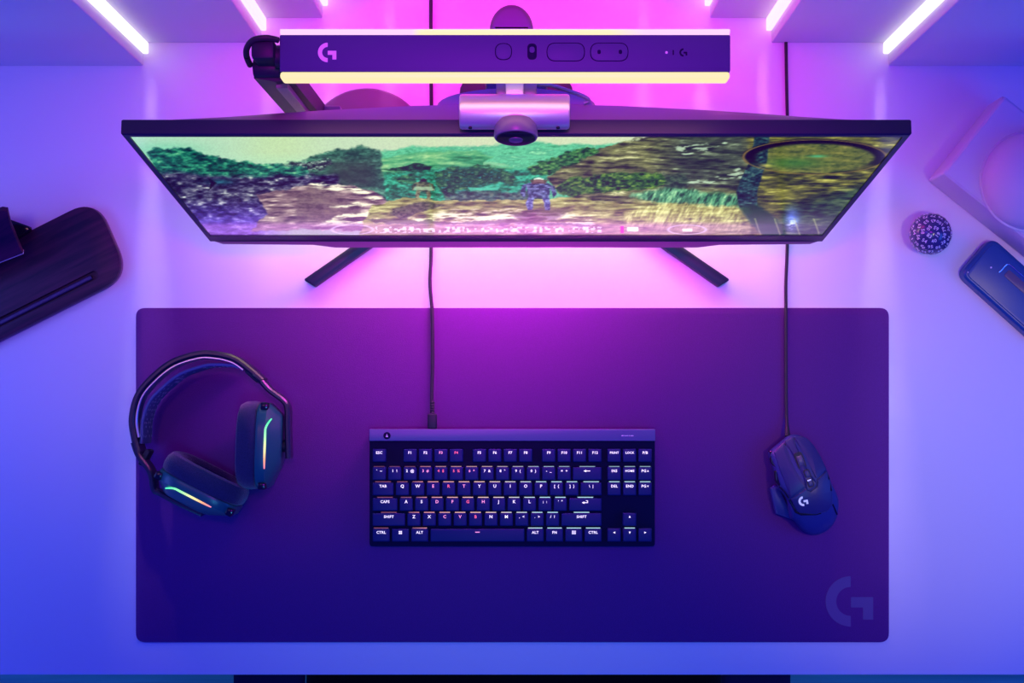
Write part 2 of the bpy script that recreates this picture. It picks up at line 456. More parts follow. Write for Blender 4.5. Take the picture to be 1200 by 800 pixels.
    poly = [(CX - .0042 + .0192 * math.cos(a), D(dc - .012) + (.0225 if math.sin(a) > 0 else .006) * math.sin(a)) for a in [2 * PI * k / 36 for k in range(36)]]
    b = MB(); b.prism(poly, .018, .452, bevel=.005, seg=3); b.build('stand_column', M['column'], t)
    b = MB(); b.box((CX - .03, D(.285), .27), (CX + .03, D(.335), .33), bevel=.006); b.build('stand_neck', M['frame'], t)
    b = MB(); b.prism(rounded([(CX - .07, D(.385)), (CX - .05, D(.29)), (CX + .05, D(.29)), (CX + .07, D(.385))], .02), .002, .019, bevel=.003); b.build('stand_base', M['frame'], t)
    for sg in (-1, 1):
        q = [(355, 327.5), (368.5, 336), (470, 265), (612, 165), (590, 150), (437, 271)]
        q = [(NX + sg * (NX - x) * -1 if sg == -1 else 2 * NX + 1 - x, y) for x, y in q] if sg == 1 else q
        h = .014
        b = MB(); b.prism(rounded(px(q, h), [.0025, .0025, 0, .01, .01, 0]), .002, h, bevel=.0022, seg=2); ft = b.build('foot', M['frame'], t)
        c = P(365 if sg < 0 else 846, 329, .0)
        b = MB(); b.cyl((c.x + .008 * -sg, c.y + .006, .0003), (c.x + .008 * -sg, c.y + .006, .0025), .006); b.build('rubber_pad', M['cable'], ft)

def vnoise(x, y, seed=0):
    rs = np.random.RandomState(seed); T = rs.rand(256, 256)
    xi = np.floor(x).astype(int); yi = np.floor(y).astype(int); fx = x - xi; fy = y - yi
    fx = fx * fx * (3 - 2 * fx); fy = fy * fy * (3 - 2 * fy)
    g = lambda a, b: T[a % 256, b % 256]
    return (g(xi, yi) * (1 - fx) + g(xi + 1, yi) * fx) * (1 - fy) + (g(xi, yi + 1) * (1 - fx) + g(xi + 1, yi + 1) * fx) * fy
def fbm(x, y, seed=0, o=4):
    r = 0; a = .5
    for k in range(o): r = r + a * vnoise(x * 2 ** k, y * 2 ** k, seed + k); a *= .5
    return r / (1 - .5 ** o)
def paint_screen(X, Y):
    """a generic misty landscape for the screen"""
    img = np.zeros(X.shape + (3,))
    wob = (fbm(X / 14, Y / 7, 11) - .5) * 9
    wob2 = (fbm(X / 4, Y / 2.5, 12) - .5) * 5
    def poly_mask(pts, soft=1.5, w=1.0):
        x, y = X + wob * w * .6, Y + (wob * .55 + wob2 * .5) * w
        d = np.full(X.shape, 1e9); ins = np.zeros(X.shape, bool); n = len(pts)
        for i in range(n):
            x0, y0 = pts[i]; x1, y1 = pts[(i + 1) % n]
            dx, dy = x1 - x0, y1 - y0
            tt = np.clip(((x - x0) * dx + (y - y0) * dy) / (dx * dx + dy * dy + 1e-9), 0, 1)
            d = np.minimum(d, np.hypot(x - x0 - tt * dx, y - y0 - tt * dy))
            c = ((y0 > y) != (y1 > y)) & (x < dx * (y - y0) / (dy if abs(dy) > 1e-9 else 1e-9) + x0)
            ins ^= c
        sd = np.where(ins, d, -d)
        return np.clip(sd / soft + .5, 0, 1)
    def mix(c, m):
        c = np.array(c, float)
        if c.ndim == 1: c = c[None, None, :]
        img[...] = img * (1 - m[..., None]) + c * m[..., None]
    def ramp(n, cols, lo=.25, hi=.75):
        t = np.clip((n - lo) / (hi - lo), 0, 1) * (len(cols) - 1)
        i = np.minimum(t.astype(int), len(cols) - 2); f = (t - i)[..., None]; c = np.array(cols, float)
        return c[i] * (1 - f) + c[i + 1] * f
    sm = lambda a, b, v: np.clip((v - a) / (b - a), 0, 1)
    # sky
    t = sm(150, 560, X)[..., None]
    img[...] = np.array((168, 194, 178.)) * (1 - t) + np.array((200, 200, 172.)) * t
    m = np.exp(-((X - 330) / 45) ** 2); mix((190, 200, 152), m * .5)
    mix((100, 185, 155), np.exp(-((X - 195) / 45) ** 2 - ((Y - 176) / 10) ** 2) * .5)
    mix((158, 205, 188), sm(178, 196, Y) * .4)
    # far misty hills
    n1 = fbm(X / 30, Y / 4, 21); fine = fbm(X / 3.2, Y / 1.7, 22, 3); crag = fbm(X / 9 + Y / 9, Y / 2.2, 23)
    mix(ramp(n1 * .7 + fine * .3, [(70, 150, 112), (112, 190, 152), (85, 165, 130), (150, 205, 165)]), poly_mask([(446, 178), (480, 171), (505, 173), (560, 171), (600, 166), (640, 168), (700, 170), (770, 165), (770, 240), (430, 240)], 3))
    mix(ramp(n1 * .6 + crag * .4, [(38, 112, 72), (70, 150, 105), (120, 175, 125), (175, 200, 150)], .3, .75), poly_mask([(446, 186), (470, 180), (500, 178), (556, 177), (578, 183), (566, 192), (600, 196), (596, 240), (440, 240)], 2.5))
    mix((150, 190, 150), poly_mask([(566, 190), (590, 191), (598, 194), (566, 194)], 1.5, .5) * .7)
    # teal valley
    n2 = fbm(X / 11, Y / 3, 31)
    mix(ramp(n2 * .6 + fine * .4, [(18, 70, 45), (28, 105, 78), (52, 160, 128), (85, 190, 160)]), poly_mask([(450, 203), (520, 196), (600, 198), (640, 202), (640, 238), (440, 240)], 4))
    n3 = fbm(X / 4.5, Y / 2.0, 41)
    leaf = [(10, 38, 24), (18, 66, 40), (40, 100, 58), (95, 145, 85)]
    mix(ramp(n3, leaf, .25, .8), poly_mask([(510, 203), (524, 196), (545, 198), (560, 193), (584, 196), (604, 205), (600, 216), (570, 214), (552, 222), (520, 230), (512, 218)], 2.5, 1.6) * sm(.36, .5, n2 * .4 + n3 * .7))
    mix(ramp(n3, leaf[:3]), poly_mask([(448, 199), (470, 195), (488, 191), (506, 195), (504, 200), (476, 201)], 1.5, .9))
    mix(ramp(n3, leaf), poly_mask([(460, 210), (484, 205), (490, 216), (470, 214)], 2, 1.2) * .8)
    mix((88, 190, 160), poly_mask([(548, 220), (586, 219), (584, 223), (552, 224)], 1.2, .5) * .8)
    mix(ramp(n3, [(40, 50, 50), (80, 95, 90), (130, 140, 115)]), poly_mask([(520, 228), (560, 224), (600, 226), (640, 222), (640, 236), (520, 236)], 2.5, 1.3) * .8)
    # left-middle hill
    n4 = fbm(X / 18, Y / 4, 51)
    mix(ramp(n4 * .65 + fine * .35, [(32, 68, 56), (52, 92, 76), (78, 125, 104), (125, 175, 150)], .3, .78), poly_mask([(300, 200), (350, 189), (380, 180), (404, 173), (425, 172), (446, 177), (452, 238), (320, 240)], 3, 1.5))
    mix((62, 66, 58), np.exp(-((X - 412) / 30) ** 4 - ((Y - 204) / 17) ** 4) * .65)
    mix(ramp(fine, [(38, 36, 52), (80, 84, 88), (190, 200, 185)], .3, .8), poly_mask([(318, 196), (350, 190), (388, 187), (392, 194), (362, 202), (330, 206)], 2.5, 1.5) * .85)
    # left foliage
    n5 = fbm(X / 6, Y / 2.2, 61); n5b = fbm(X / 13, Y / 4.5, 62)
    v5 = n5 * .6 + n5b * .4
    mix(ramp(v5, [(10, 30, 46), (14, 64, 66), (24, 98, 88), (70, 150, 120), (150, 195, 150)], .26, .78), poly_mask([(172, 178), (195, 172), (222, 174), (240, 181), (268, 186), (300, 192), (330, 193), (360, 196), (366, 210), (300, 216), (190, 216)], 2.5, 1.6))
    mix(ramp(v5, [(20, 18, 40), (38, 36, 66), (66, 62, 92), (112, 108, 128), (205, 200, 198)], .28, .76), poly_mask([(182, 200), (230, 204), (262, 206), (300, 207), (352, 205), (395, 204), (398, 222), (340, 226), (318, 250), (300, 282), (212, 282)], 5, 1.4))
    vio = sm(232, 262, Y) * sm(345, 300, X)  # violet desk glare painted into the lower left of the picture
    mix(ramp(v5, [(58, 40, 140), (92, 66, 190), (128, 100, 225), (205, 180, 240)], .28, .8), vio * .8)
    mix((35, 110, 128), np.exp(-((X - 258) / 14) ** 2 - ((Y - 213) / 3) ** 2) * .7)
    mix((20, 16, 40), poly_mask([(243, 208), (254, 214), (244, 224), (247, 215)], 1, .3) * .9)
    # left rocks
    n6 = fbm(X / 22 + Y / 30, Y / 3.0, 71); c6 = n6 * .65 + crag * .35
    rock = [(74, 54, 70), (112, 86, 96), (146, 118, 122), (188, 160, 158), (240, 222, 204)]
    mix(ramp(c6, rock, .26, .74), poly_mask([(300, 228), (330, 222), (350, 217), (410, 216), (440, 224), (458, 238), (472, 270), (292, 270), (314, 250)], 2, 1.3))
    mix(ramp(n6 * .5 + fine * .5, [(92, 70, 80), (122, 98, 104), (138, 112, 108)]), poly_mask([(350, 226), (372, 216), (392, 224), (414, 238), (424, 252), (392, 264), (346, 256)], 5, 1.2) * .85)
    for q_ in ([(352, 217), (380, 214), (420, 219), (448, 232), (440, 236), (410, 224), (366, 220)], [(368, 266), (398, 253), (436, 247), (470, 255), (470, 264), (420, 262)], [(386, 242), (420, 237), (440, 240), (420, 244)]):
        mix((246, 232, 212), poly_mask(q_, 2, 1) * sm(.36, .52, c6) * .9)
    # foreground ledge
    n7 = fbm(X / 26, Y / 2.4, 81); c7 = n7 * .6 + crag * .4
    led = [(66, 60, 42), (122, 112, 66), (160, 150, 92), (192, 182, 122), (232, 222, 178)]
    mix(ramp(c7, led, .24, .76), poly_mask([(438, 240), (470, 231), (530, 235), (640, 233), (700, 226), (790, 232), (1000, 226), (1010, 282), (420, 282), (430, 250)], 1.5, 1.1))
    mix(ramp(fine, [(62, 62, 48), (96, 94, 70), (120, 115, 90)]), poly_mask([(456, 249), (478, 239), (502, 236), (520, 240), (496, 247), (470, 256)], 1.5))
    mix((240, 228, 208), poly_mask([(440, 262), (490, 250), (530, 247), (600, 245), (640, 250), (690, 253), (700, 266), (560, 264)], 3, 1.4) * sm(.40, .56, c7) * .85)
    mix((60, 55, 48), poly_mask([(430, 258), (470, 256), (540, 260), (600, 258), (690, 262), (690, 264), (540, 263), (440, 262)], 1.2, 1.2) * .6)
    # right hill
    n8 = fbm(X / 34 + Y / 26, Y / 2.4 - X / 48, 91); c8 = n8 * .6 + crag * .4
    mix(ramp(c8, [(40, 42, 30), (74, 74, 48), (108, 106, 68), (140, 136, 90), (215, 205, 160)], .28, .76), poly_mask([(640, 208), (668, 190), (700, 177), (735, 166), (770, 159), (880, 156), (885, 236), (700, 236), (655, 226)], 2, 1.3))
    mix(ramp(c8, [(40, 46, 40), (64, 70, 56), (92, 98, 78), (176, 186, 156)], .3, .78), sm(760, 800, X) * sm(880, 868, X) * sm(226, 214, Y))
    for q_ in ([(790, 172), (850, 166), (856, 170), (800, 182)], [(838, 208), (866, 196), (870, 202), (850, 210)], [(800, 214), (870, 206), (870, 209), (806, 217)]):
        mix((190, 202, 180), poly_mask(q_, 1.5, 1.4) * sm(.4, .55, crag) * .8)
    mix(ramp(n3, [(14, 52, 30), (32, 92, 44), (70, 125, 60), (120, 160, 90)], .28, .78), poly_mask([(618, 198), (640, 188), (662, 178), (692, 174), (704, 178), (676, 190), (650, 203), (625, 206)], 2, 1.6))
    mix(ramp(n3, [(18, 46, 12), (44, 88, 20), (84, 122, 34), (140, 165, 64)], .28, .8), poly_mask([(648, 220), (668, 210), (700, 204), (740, 201), (776, 204), (786, 216), (740, 224), (680, 228), (660, 228)], 2.5, 1.6))
    gr = fbm((X + Y * .5) / 2.6, Y / 6, 95)
    mix(ramp(n3, [(24, 44, 34), (50, 74, 56), (90, 110, 80)]), poly_mask([(780, 206), (806, 206), (806, 226), (780, 224)], 5, 1.5) * .8)
    mix(ramp(gr, [(30, 72, 52), (66, 122, 88), (110, 165, 125), (170, 205, 160)], .25, .8), poly_mask([(738, 230), (770, 221), (800, 222), (830, 226), (866, 229), (866, 242), (780, 240)], 4, 1.5))
    mix(ramp(gr * .5 + c7 * .5, [(112, 100, 56), (168, 155, 92), (212, 202, 138), (236, 226, 175)], .28, .74), poly_mask([(730, 248), (760, 240), (800, 238), (866, 242), (868, 272), (735, 266)], 4, 1.4) * .85)
    # far right ground, trunk and dark ring
    n9 = fbm(X / 26 + Y / 22, Y / 2.3 - X / 55, 101); c9 = n9 * .6 + crag * .4
    mix(ramp(c9, [(28, 34, 16), (64, 66, 26), (98, 94, 38), (132, 124, 54), (190, 178, 96)], .27, .76), poly_mask([(876, 150), (1090, 150), (1010, 290), (880, 290)], 4))
    mix(ramp(c9, [(16, 28, 34), (36, 56, 50), (66, 88, 66), (110, 122, 90)], .27, .78), poly_mask([(920, 244), (1020, 214), (1000, 290), (900, 290)], 12) * .85)
    e = np.hypot((X - 955) / 79, (Y - 184) / 19)
    mix(ramp(c9 * .6 + n3 * .4, [(52, 66, 26), (92, 98, 40), (120, 118, 52), (150, 140, 72)]), sm(1.0, .93, e))
    mix((58, 118, 40), np.exp(-((X - 930) / 32) ** 2 - ((Y - 191) / 6) ** 2) * .6)
    mix((90, 190, 150), np.exp(-((X - 958) / 10) ** 2 - ((Y - 183) / 1.6) ** 2) * .7)
    mix(ramp(n3 * .7 + fine * .3, [(14, 26, 34), (28, 52, 60), (56, 88, 90), (110, 140, 120)], .25, .8), poly_mask([(884, 158), (902, 158), (899, 190), (893, 206), (887, 226), (888, 244), (866, 243), (863, 226), (870, 205), (880, 186)], 1.2, .35))
    mix((20, 66, 42), poly_mask([(866, 242), (888, 240), (912, 258), (925, 282), (900, 282), (880, 262)], 4) * .85)
    th = np.arctan2(Y - 184, (X - 955) / 4); wdt = .10 + .07 * np.clip(-np.sin(th), 0, 1)
    mix((26, 20, 18), np.clip(1.6 - np.abs(e - .97) / wdt * 1.3, 0, 1) * sm(1.05, .55, (Y - 170) / 28))
    mix((150, 118, 58), np.clip(1 - np.abs(e - 1.06) / .03, 0, 1) * .85)
    mix((225, 205, 110), np.exp(-((X - 898) / 8) ** 2 - ((Y - 194) / 2.2) ** 2) * .7)
    mix((118, 138, 250), np.exp(-((X - 928) / 9) ** 2 - ((Y - 257) / 13) ** 2) * .95 * (.55 + .6 * n3))
    mix((215, 225, 255), np.exp(-((X - 928) / 6) ** 2 - ((Y - 262) / 6) ** 2) * sm(.45, .62, fine))
    mix((210, 205, 130), ((np.abs(((X - 905) + (Y - 280) * -.35) % 23 - 11) < .8) & (Y > 256) & (X > 868) & (X < 960)).astype(float) * .5)
    # two small travellers
    def fig(cx, cy, s, body, legs, head, lt):
        P_ = lambda l: [(cx + a * s, cy + b_ * s) for a, b_ in l]
        for sg in (-1, 1):
            mix(ramp(fine, [legs, lt]), poly_mask(P_([(sg * 2, 1), (sg * 8, 1), (sg * 10, 9), (sg * 9, 14), (sg * 5, 14), (sg * 4.5, 8)]), 1.2, .5))
            mix(ramp(fine, [body, lt], .4, .9), poly_mask(P_([(sg * 8, -8), (sg * 13, -6), (sg * 15, 1), (sg * 12, 4), (sg * 10, -2)]), 1.2, .6))
        mix(ramp(fine, [body, lt], .35, .9), poly_mask(P_([(-9, -8), (-3, -9.5), (3, -9.5), (9, -8), (9, 0), (7, 4), (-7, 4), (-9, 0)]), 1.2, .6))
        mix(head, poly_mask(P_([(-4.5, -9), (-4, -12), (0, -13), (4, -12), (4.5, -9)]), 1.2, .4))
    fig(496, 221, .92, (52, 62, 40), (70, 54, 38), (46, 44, 34), (150, 150, 105))
    mix((170, 190, 158), poly_mask([(486, 219), (506, 219), (510, 223), (484, 223)], 1.2, .5) * .8)
    fig(631, 226, 1.42, (58, 66, 98), (70, 72, 128), (212, 220, 210), (150, 160, 205))
    mix((108, 70, 55), poly_mask([(620, 210), (642, 210), (639, 215), (623, 215)], 1, .5) * .75)
    mix((70, 55, 62), poly_mask([(600, 252), (632, 243), (672, 246), (650, 258), (612, 260)], 4) * .5)
    # interface strip along the bottom
    mix((196, 120, 205), sm(259, 264, Y) * .45 * sm(1010, 820, X))
    gl = ((vnoise(X / 3.2, Y / 2.2, 131) > .56) & ((X % 17) > 3)).astype(float)
    mix((250, 225, 255), gl * poly_mask([(440, 265.5), (705, 265.5), (705, 272.5), (440, 272.5)], 1, 0) * .75)
    for c, r in ((413, 24), (805, 22)):
        ee = np.hypot((X - c) / r, (Y - 269) / 5.5)
        mix((235, 205, 245), np.clip(1 - np.abs(ee - 1) / .14, 0, 1) * .7)
    mix((255, 250, 255), poly_mask([(800, 268), (811, 268), (811, 271), (800, 271)], 1, 0))
    mix((255, 250, 255), poly_mask([(735, 266), (748, 266), (748, 271), (735, 271)], 1, .2) * .8)
    mix((230, 30, 170), poly_mask([(727, 265), (731, 265), (731, 273), (727, 273)], 1, 0))
    img[...] = np.clip(img * (1 + (vnoise(X * .9, Y * .9, 141) - .5)[..., None] * .06), 0, 255)
    img *= np.array((.97, 1.03, .98))
    c = np.clip((np.clip(img / 255, 0, 1) ** 1.08 - .5) * 1.14 + .5, 0, 1)
    return np.where(c <= .04045, c / 12.92, ((c + .055) / 1.055) ** 2.4)

# ================================================================== WEBCAM
def build_webcam():
    z = .4975; y = P(0, 131, z)[1]
    t = thing('webcam', 'silver cylinder webcam clipped on the top middle of the monitor', 'webcam', (P(603, 0, z)[0], y, .481))
    x0, x1 = P(538.5, 0, z)[0], P(667.5, 0, z)[0]; xc = (x0 + x1) / 2
    r = .0148
    b = MB(); b.cyl((x0, y, z), (x1, y, z), r, bevel=.0022, n=48); body = b.build('body', M['silver'], t)
    for x in (551, 654):
        c = P(x, 147, z + .006)
        b = MB(); b.cyl((c.x, y - r * .90, z + .0045), (c.x, y - r * 1.01, z + .005), .0016, n=12); b.build('screw', M['blackgloss'], body)
    ax = Vector((0, -1, .2)).normalized(); cc = Vector((P(604.5, 0, z)[0], y - .0095, z + .0015))
    b = MB(); b.lathe(cc, ax, [(0, .0165), (.004, .0182), (.0125, .0186), (.0138, .0178), (.0140, .0168)], 48); b.build('lens_housing', M['grey'], t)
    b = MB(); b.lathe(cc, ax, [(.0135, .0165), (.0146, .0163), (.0152, .012), (.0154, .001)], 48); ln = b.build('lens_glass', M['blackgloss'], t)
    b = MB(); b.lathe(cc, ax, [(.0154, .006), (.0160, .0058), (.0160, .0045), (.0156, .0043)], 32); b.build('lens_ring', M['grey'], ln)
    # clip behind the monitor
    h = .486
    b = MB(); b.box((xc - .008, y + .0135, .4815), (xc + .008, y + .048, .489), bevel=.002); b.build('clip_tongue', M['silver'], t)
    for a0, a1 in ((581.5, 594), (612.5, 629)):
        b = MB()
        X0, X1 = P(a0, 0, h)[0], P(a1, 0, h)[0]
        b.box((X0, y + .0145, .4822), (X1, y + .031, .4865), bevel=.0012); b.box((X0 + .0006, y + .024, .478), (X1 - .0006, y + .046, .4835), bevel=.0012)
        b.build('clip_arm', M['shell'], t)
    b = MB(); b.box((xc - .016, D(.2365), .4815), (xc + .016, y + .02, .4838), bevel=.0006); b.build('clip_pad', M['cable'], t)
    pts = spline([P(629, 99, .48), P(645, 100, .478), P(668, 107, .47), P(684, 113, .470), P(690, 118, .468), P(684, 121, .467)], 8)
    b = MB(); b.tube(pts, .0018, 10); b.build('cable', M['grey'], t)

# ================================================================== LIGHT BAR
def build_light_bar():
    h = .548
    x0, x1 = P(327.5, 0, h)[0], P(856, 0, h)[0]
    y0, y1 = P(0, 84, h)[1], P(0, 40.5, h)[1]
    t = thing('light_bar', 'long desk light bar glowing on both edges behind the monitor', 'lamp', (P(431, 178, 0)[0], P(431, 178, 0)[1], 0))
    b = MB(); b.box((x0, y0, h - .024), (x1, y1, h), bevel=.0012); body = b.build('body', M['graphite'], t)
    b = MB(); b.box((x0 + .0002, y0 - .0058, h - .020), (x1 - .0002, y0 + .0004, h - .0006), bevel=.0024, seg=3); b.build('front_diffuser', M['warm'], t, label='warm white glowing tube')
    b = MB(); ys = y1
    xs = np.linspace(x0 + .0002, x1 - .0002, 90)
    rings = []
    for x in xs:
        rings.append([Vector((x, ys + .0031 + .0031 * math.cos(a), h - .0103 + .0097 * math.sin(a))) for a in [2 * PI * k / 12 for k in range(12)]])
    b.loft(rings)
    xa, xb = P(487, 0, h)[0], P(737, 0, h)[0]
    def tc(co):
        m = min(max((co.x - xa) / .006 + .5, 0), 1) * min(max((xb - co.x) / .03 + .5, 0), 1)
        w, p = Vector((1, .84, .52)), Vector((1, .62, .95))
        return tuple(p.lerp(w, m))
    b.build('rear_diffuser', M['tube'], t, attr=tc, label='glowing tube, pink at both ends and warm in the middle')
    # controls
    def pill(cx, cy, w, hh, name, m, dz=.0006, rim=True):
        c = P(cx, cy, h); W_, H_ = w / 1436, hh / 1436
        r = min(W_, H_) / 2 * .98
        if rim:
            q = MB(); q.prism(rrect(c.x - W_ / 2 - .0007, c.y - H_ / 2 - .0007, c.x + W_ / 2 + .0007, c.y + H_ / 2 + .0007, r + .0006, 8), h + .00003, h + .0002)
            rm = q.build(name + '_rim', M['kcase'], body)
        q = MB(); q.prism(rrect(c.x - W_ / 2, c.y - H_ / 2, c.x + W_ / 2, c.y + H_ / 2, r, 8), h + .00005, h + dz, bevel=.0002)
        return q.build(name, m, body)
    pill(590, 60.5, 18, 18, 'power_button', M['graphite'])
    pill(623.5, 60.5, 9, 17, 'mode_slider', M['kcase'])
    pill(623.5, 58.5, 6, 7, 'slider_knob', M['graphite'], .0012, rim=False)
    pill(663, 61, 43, 20, 'brightness_button', M['graphite'])
    pill(714, 61, 43, 20, 'temperature_button', M['graphite'])
    for cx in (702, 727): pill(cx, 61, 4, 5, 'button_mark', M['kcase'], .0008, rim=False)
    pill(781, 61.5, 3, 3, 'status_light', M['logo'], .0004, rim=False)
    pill(789, 61.5, 1.5, 6, 'print_mark', M['kcase'], .0002, rim=False)
    c = P(384, 61.5, h); q = MB(); glogo(q, c, .0079, h + .00003, h + .0003); q.build('logo', M['logo'], body, label='pale G mark')
    c = P(801, 61.5, h); q = MB(); glogo(q, c, .0034, h + .00003, h + .0002, nseg=12); q.build('small_logo', M['kcase'], body)
    # joint at the left end
    kx0, kx1 = P(295, 0, h)[0], P(322, 0, h)[0]
    yk = (y0 + y1) / 2
    b = MB(); b.box((kx0, P(0, 70, h)[1], h - .03), (kx1, P(0, 47, h)[1], h + .004), bevel=.003); b.build('joint_block', M['black'], t)
    b = MB(); b.cyl((kx1 - .001, yk, h - .012), (x0 + .001, yk, h - .012), .009, n=24); b.build('joint_axle', M['black'], t)
    b = MB(); cxk = (kx0 + kx1) / 2
    b.cyl((kx0 - .004, P(0, 76, h - .02)[1], h - .033), (kx1 + .0005, P(0, 76, h - .02)[1], h - .033), .0085, n=32, bevel=.002); b.build('hinge', M['black'], t)
    pts = spline([P(326, 47, h), P(312, 44.5, h + .006), P(297, 47, h + .004), P(289.5, 56, h - .002), P(289, 66, h - .012), P(293, 76, h - .03)], 8)
    b = MB(); b.tube(pts, .0026, 10); b.build('joint_cable', M['cable'], t)
    # leaning arm: flat bar with a paler top face, a groove and a foot bracket
    top_c = Vector((P(309, 0, h)[0], P(0, 73, h)[1], h - .032)); bot = P(393, 176, .0)
    def sect(c, u):  # across x
        return c
    L = []
    for k in range(9):
        u = k / 8
        c = top_c.lerp(Vector((bot.x, bot.y, .02)), u)
        w0, w1 = .0135 + .002 * u, .0175 + .002 * u
        L.append([Vector((c.x - w0, c.y - .006, c.z)), Vector((c.x + w1 * .25, c.y - .009, c.z)), Vector((c.x + w1, c.y - .006, c.z + .0)), Vector((c.x + w1, c.y + .010, c.z)), Vector((c.x - w0, c.y + .010, c.z))])
    b = MB(); b.loft(L); arm = b.build('arm', M['black'], t, smooth=20)
    L = []
    for k in range(9):
        u = .03 + .97 * k / 8
        c = top_c.lerp(Vector((bot.x, bot.y, .02)), u)
        L.append([Vector((c.x + .003, c.y - .0118, c.z)), Vector((c.x + .0125, c.y - .0118, c.z)), Vector((c.x + .0125, c.y - .0065, c.z)), Vector((c.x + .003, c.y - .0080, c.z))])
    b = MB(); b.loft(L); b.build('arm_cover', M['shell'], arm, smooth=20)
    c = top_c.lerp(Vector((bot.x, bot.y, .02)), .5)
    b = MB(); b.box((c.x + .017, c.y - .014, c.z - .07), (c.x + .035, c.y + .008, c.z + .01), bevel=.002); b.build('cable_clip', M['shell'], arm)
    bc = P(431, 178, 0)
    b = MB(); b.lathe((bc.x, bc.y, .0003), (0, 0, 1), [(0, .071), (.001, .0725), (.010, .0725), (.013, .0705), (.0135, .066), (.0138, .001)], 72); b.build('base', M['shell'], t)
    b = MB(); b.cyl((bot.x, bot.y, .0138), (bot.x, bot.y, .03), .022, n=32, bevel=.003); b.build('base_socket', M['black'], t)

# ================================================================== KEYBOARD
def build_keyboard():
    zb = .0034
    t = thing('keyboard', 'black compact backlit keyboard on the middle of the desk mat', 'keyboard', (CX - .005, P(0, 572)[1], .003))
    h = .014
    case = rounded(px([(433, 503.5), (767.5, 503.5), (767.5, 640), (433, 640)], h), .0035)
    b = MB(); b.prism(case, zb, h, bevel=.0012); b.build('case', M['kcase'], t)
    hb = .0205
    b = MB(); b.prism(rounded(px([(432.6, 502.7), (767.9, 502.7), (767.9, 516.5), (432.6, 516.5)], hb), .0012), h - .001, hb, bevel=.0008); tb = b.build('top_bar', M['ktop'], t)
    c = P(453.5, 510.3, hb)
    b = MB(); b.cyl((c.x, c.y, hb - .001), (c.x, c.y, hb + .0006), .0042, n=28, bevel=.0003); sw = b.build('game_mode_button', M['kcase'], tb)
    b = MB(); b.prism([(c.x - .0013, c.y - .0016), (c.x + .0013, c.y - .0016), (c.x + .0013, c.y - .0002), (c.x + .0004, c.y - .0002), (c.x + .0004, c.y + .0018), (c.x - .0004, c.y + .0018), (c.x - .0004, c.y - .0002), (c.x - .0013, c.y - .0002)], hb + .0006, hb + .0008); b.build('button_symbol', M['numeral'], sw)
    c = P(736, 510.3, hb); b = MB()
    for i, w in enumerate((1.6, 1.2, 1.6, 1.3, 1.2, 1.7, 1.1)):
        b.box((c.x - .0075 + i * .0021, c.y - .0006, hb + .00001), (c.x - .0075 + i * .0021 + w * .0009, c.y + .0006, hb + .00015))
    b.build('status_print', M['logo'], tb)
    U = 18.07; X0 = 435.3; rows = [526.4, 547.7, 565.6, 583.8, 601.4, 619.8]; kh = 14.4
    zt = .0222; z0 = h + .0005
    R = []
    R.append([('ESC', 0, 1)] + [('F%d' % (i + 1), 2 + i, 1) for i in range(4)] + [('F%d' % (i + 5), 6.5 + i, 1) for i in range(4)] + [('F%d' % (i + 9), 11 + i, 1) for i in range(4)] + [('PRINT', 15.25, 1), ('LOCK', 16.25, 1), ('P/B', 17.25, 1)])
    R.append([(s, i, 1) for i, s in enumerate(['` ~', '1 !', '2 @', '3 #', '4 $', '5 %', '6 ^', '7 &', '8 *', '9 (', '0 )', '- _', '= +'])] + [('<-', 13, 2), ('INS', 15.25, 1), ('HOME', 16.25, 1), ('PG^', 17.25, 1)])
    R.append([('TAB', 0, 1.5)] + [(s, 1.5 + i, 1) for i, s in enumerate(['Q', 'W', 'E', 'R', 'T', 'Y', 'U', 'I', 'O', 'P', '[ {', '] }'])] + [('\\ |', 13.5, 1.5), ('DEL', 15.25, 1), ('END', 16.25, 1), ('PGv', 17.25, 1)])
    R.append([('CAPS', 0, 1.75)] + [(s, 1.75 + i, 1) for i, s in enumerate(['A', 'S', 'D', 'F', 'G', 'H', 'J', 'K', 'L', '; :', "' \""])] + [('ENTER', 12.75, 2.25)])
    R.append([('SHIFT', 0, 2.25)] + [(s, 2.25 + i, 1) for i, s in enumerate(['Z', 'X', 'C', 'V', 'B', 'N', 'M', ', <', '. >', '/ ?'])] + [('SHIFT', 12.25, 2.75), ('UP', 16.25, 1)])
    R.append([('CTRL', 0, 1.25), ('WIN', 1.25, 1.25), ('ALT', 2.5, 1.25), ('SPACE', 3.75, 6.25), ('ALT', 10, 1.25), ('FN', 11.25, 1.25), ('MENU', 12.5, 1.25), ('CTRL', 13.75, 1.25), ('LEFT', 15.25, 1), ('DOWN', 16.25, 1), ('RIGHT', 17.25, 1)])
    red = {'F4', '4 $', '5 %', 'R', 'G', 'B'}; pink = {'F3', '3 #', '6 ^', 'E', 'T', 'F', 'H', 'D', 'C', 'V', 'SPACE'}
    cache = {}
    def capmesh(w):
        if w in cache: return cache[w]
        W_ = (U * w - 3.3) * .98766 / 1000; H_ = kh * .98766 / 1000; e = .0009
        q = MB()
        q.loft([[Vector((x, y, z)) for x, y in rrect(-W_ / 2 - o, -H_ / 2 - o, W_ / 2 + o, H_ / 2 + o, .0013, 3)] for o, z in ((e, 0), (e * .7, .003), (.0002, zt - z0 - .0008), (-.0002, zt - z0 - .0002), (-.0009, zt - z0))])
        bmesh.ops.recalc_face_normals(q.bm, faces=q.bm.faces)
        me = bpy.data.meshes.new('key'); q.bm.to_mesh(me); q.bm.free(); me.materials.append(M['key'])
        me.polygons.foreach_set('use_smooth', [True] * len(me.polygons)); me.set_sharp_from_angle(angle=math.radians(40))
        cache[w] = me; return me
    off = root_loc(t)
    lmesh = {}
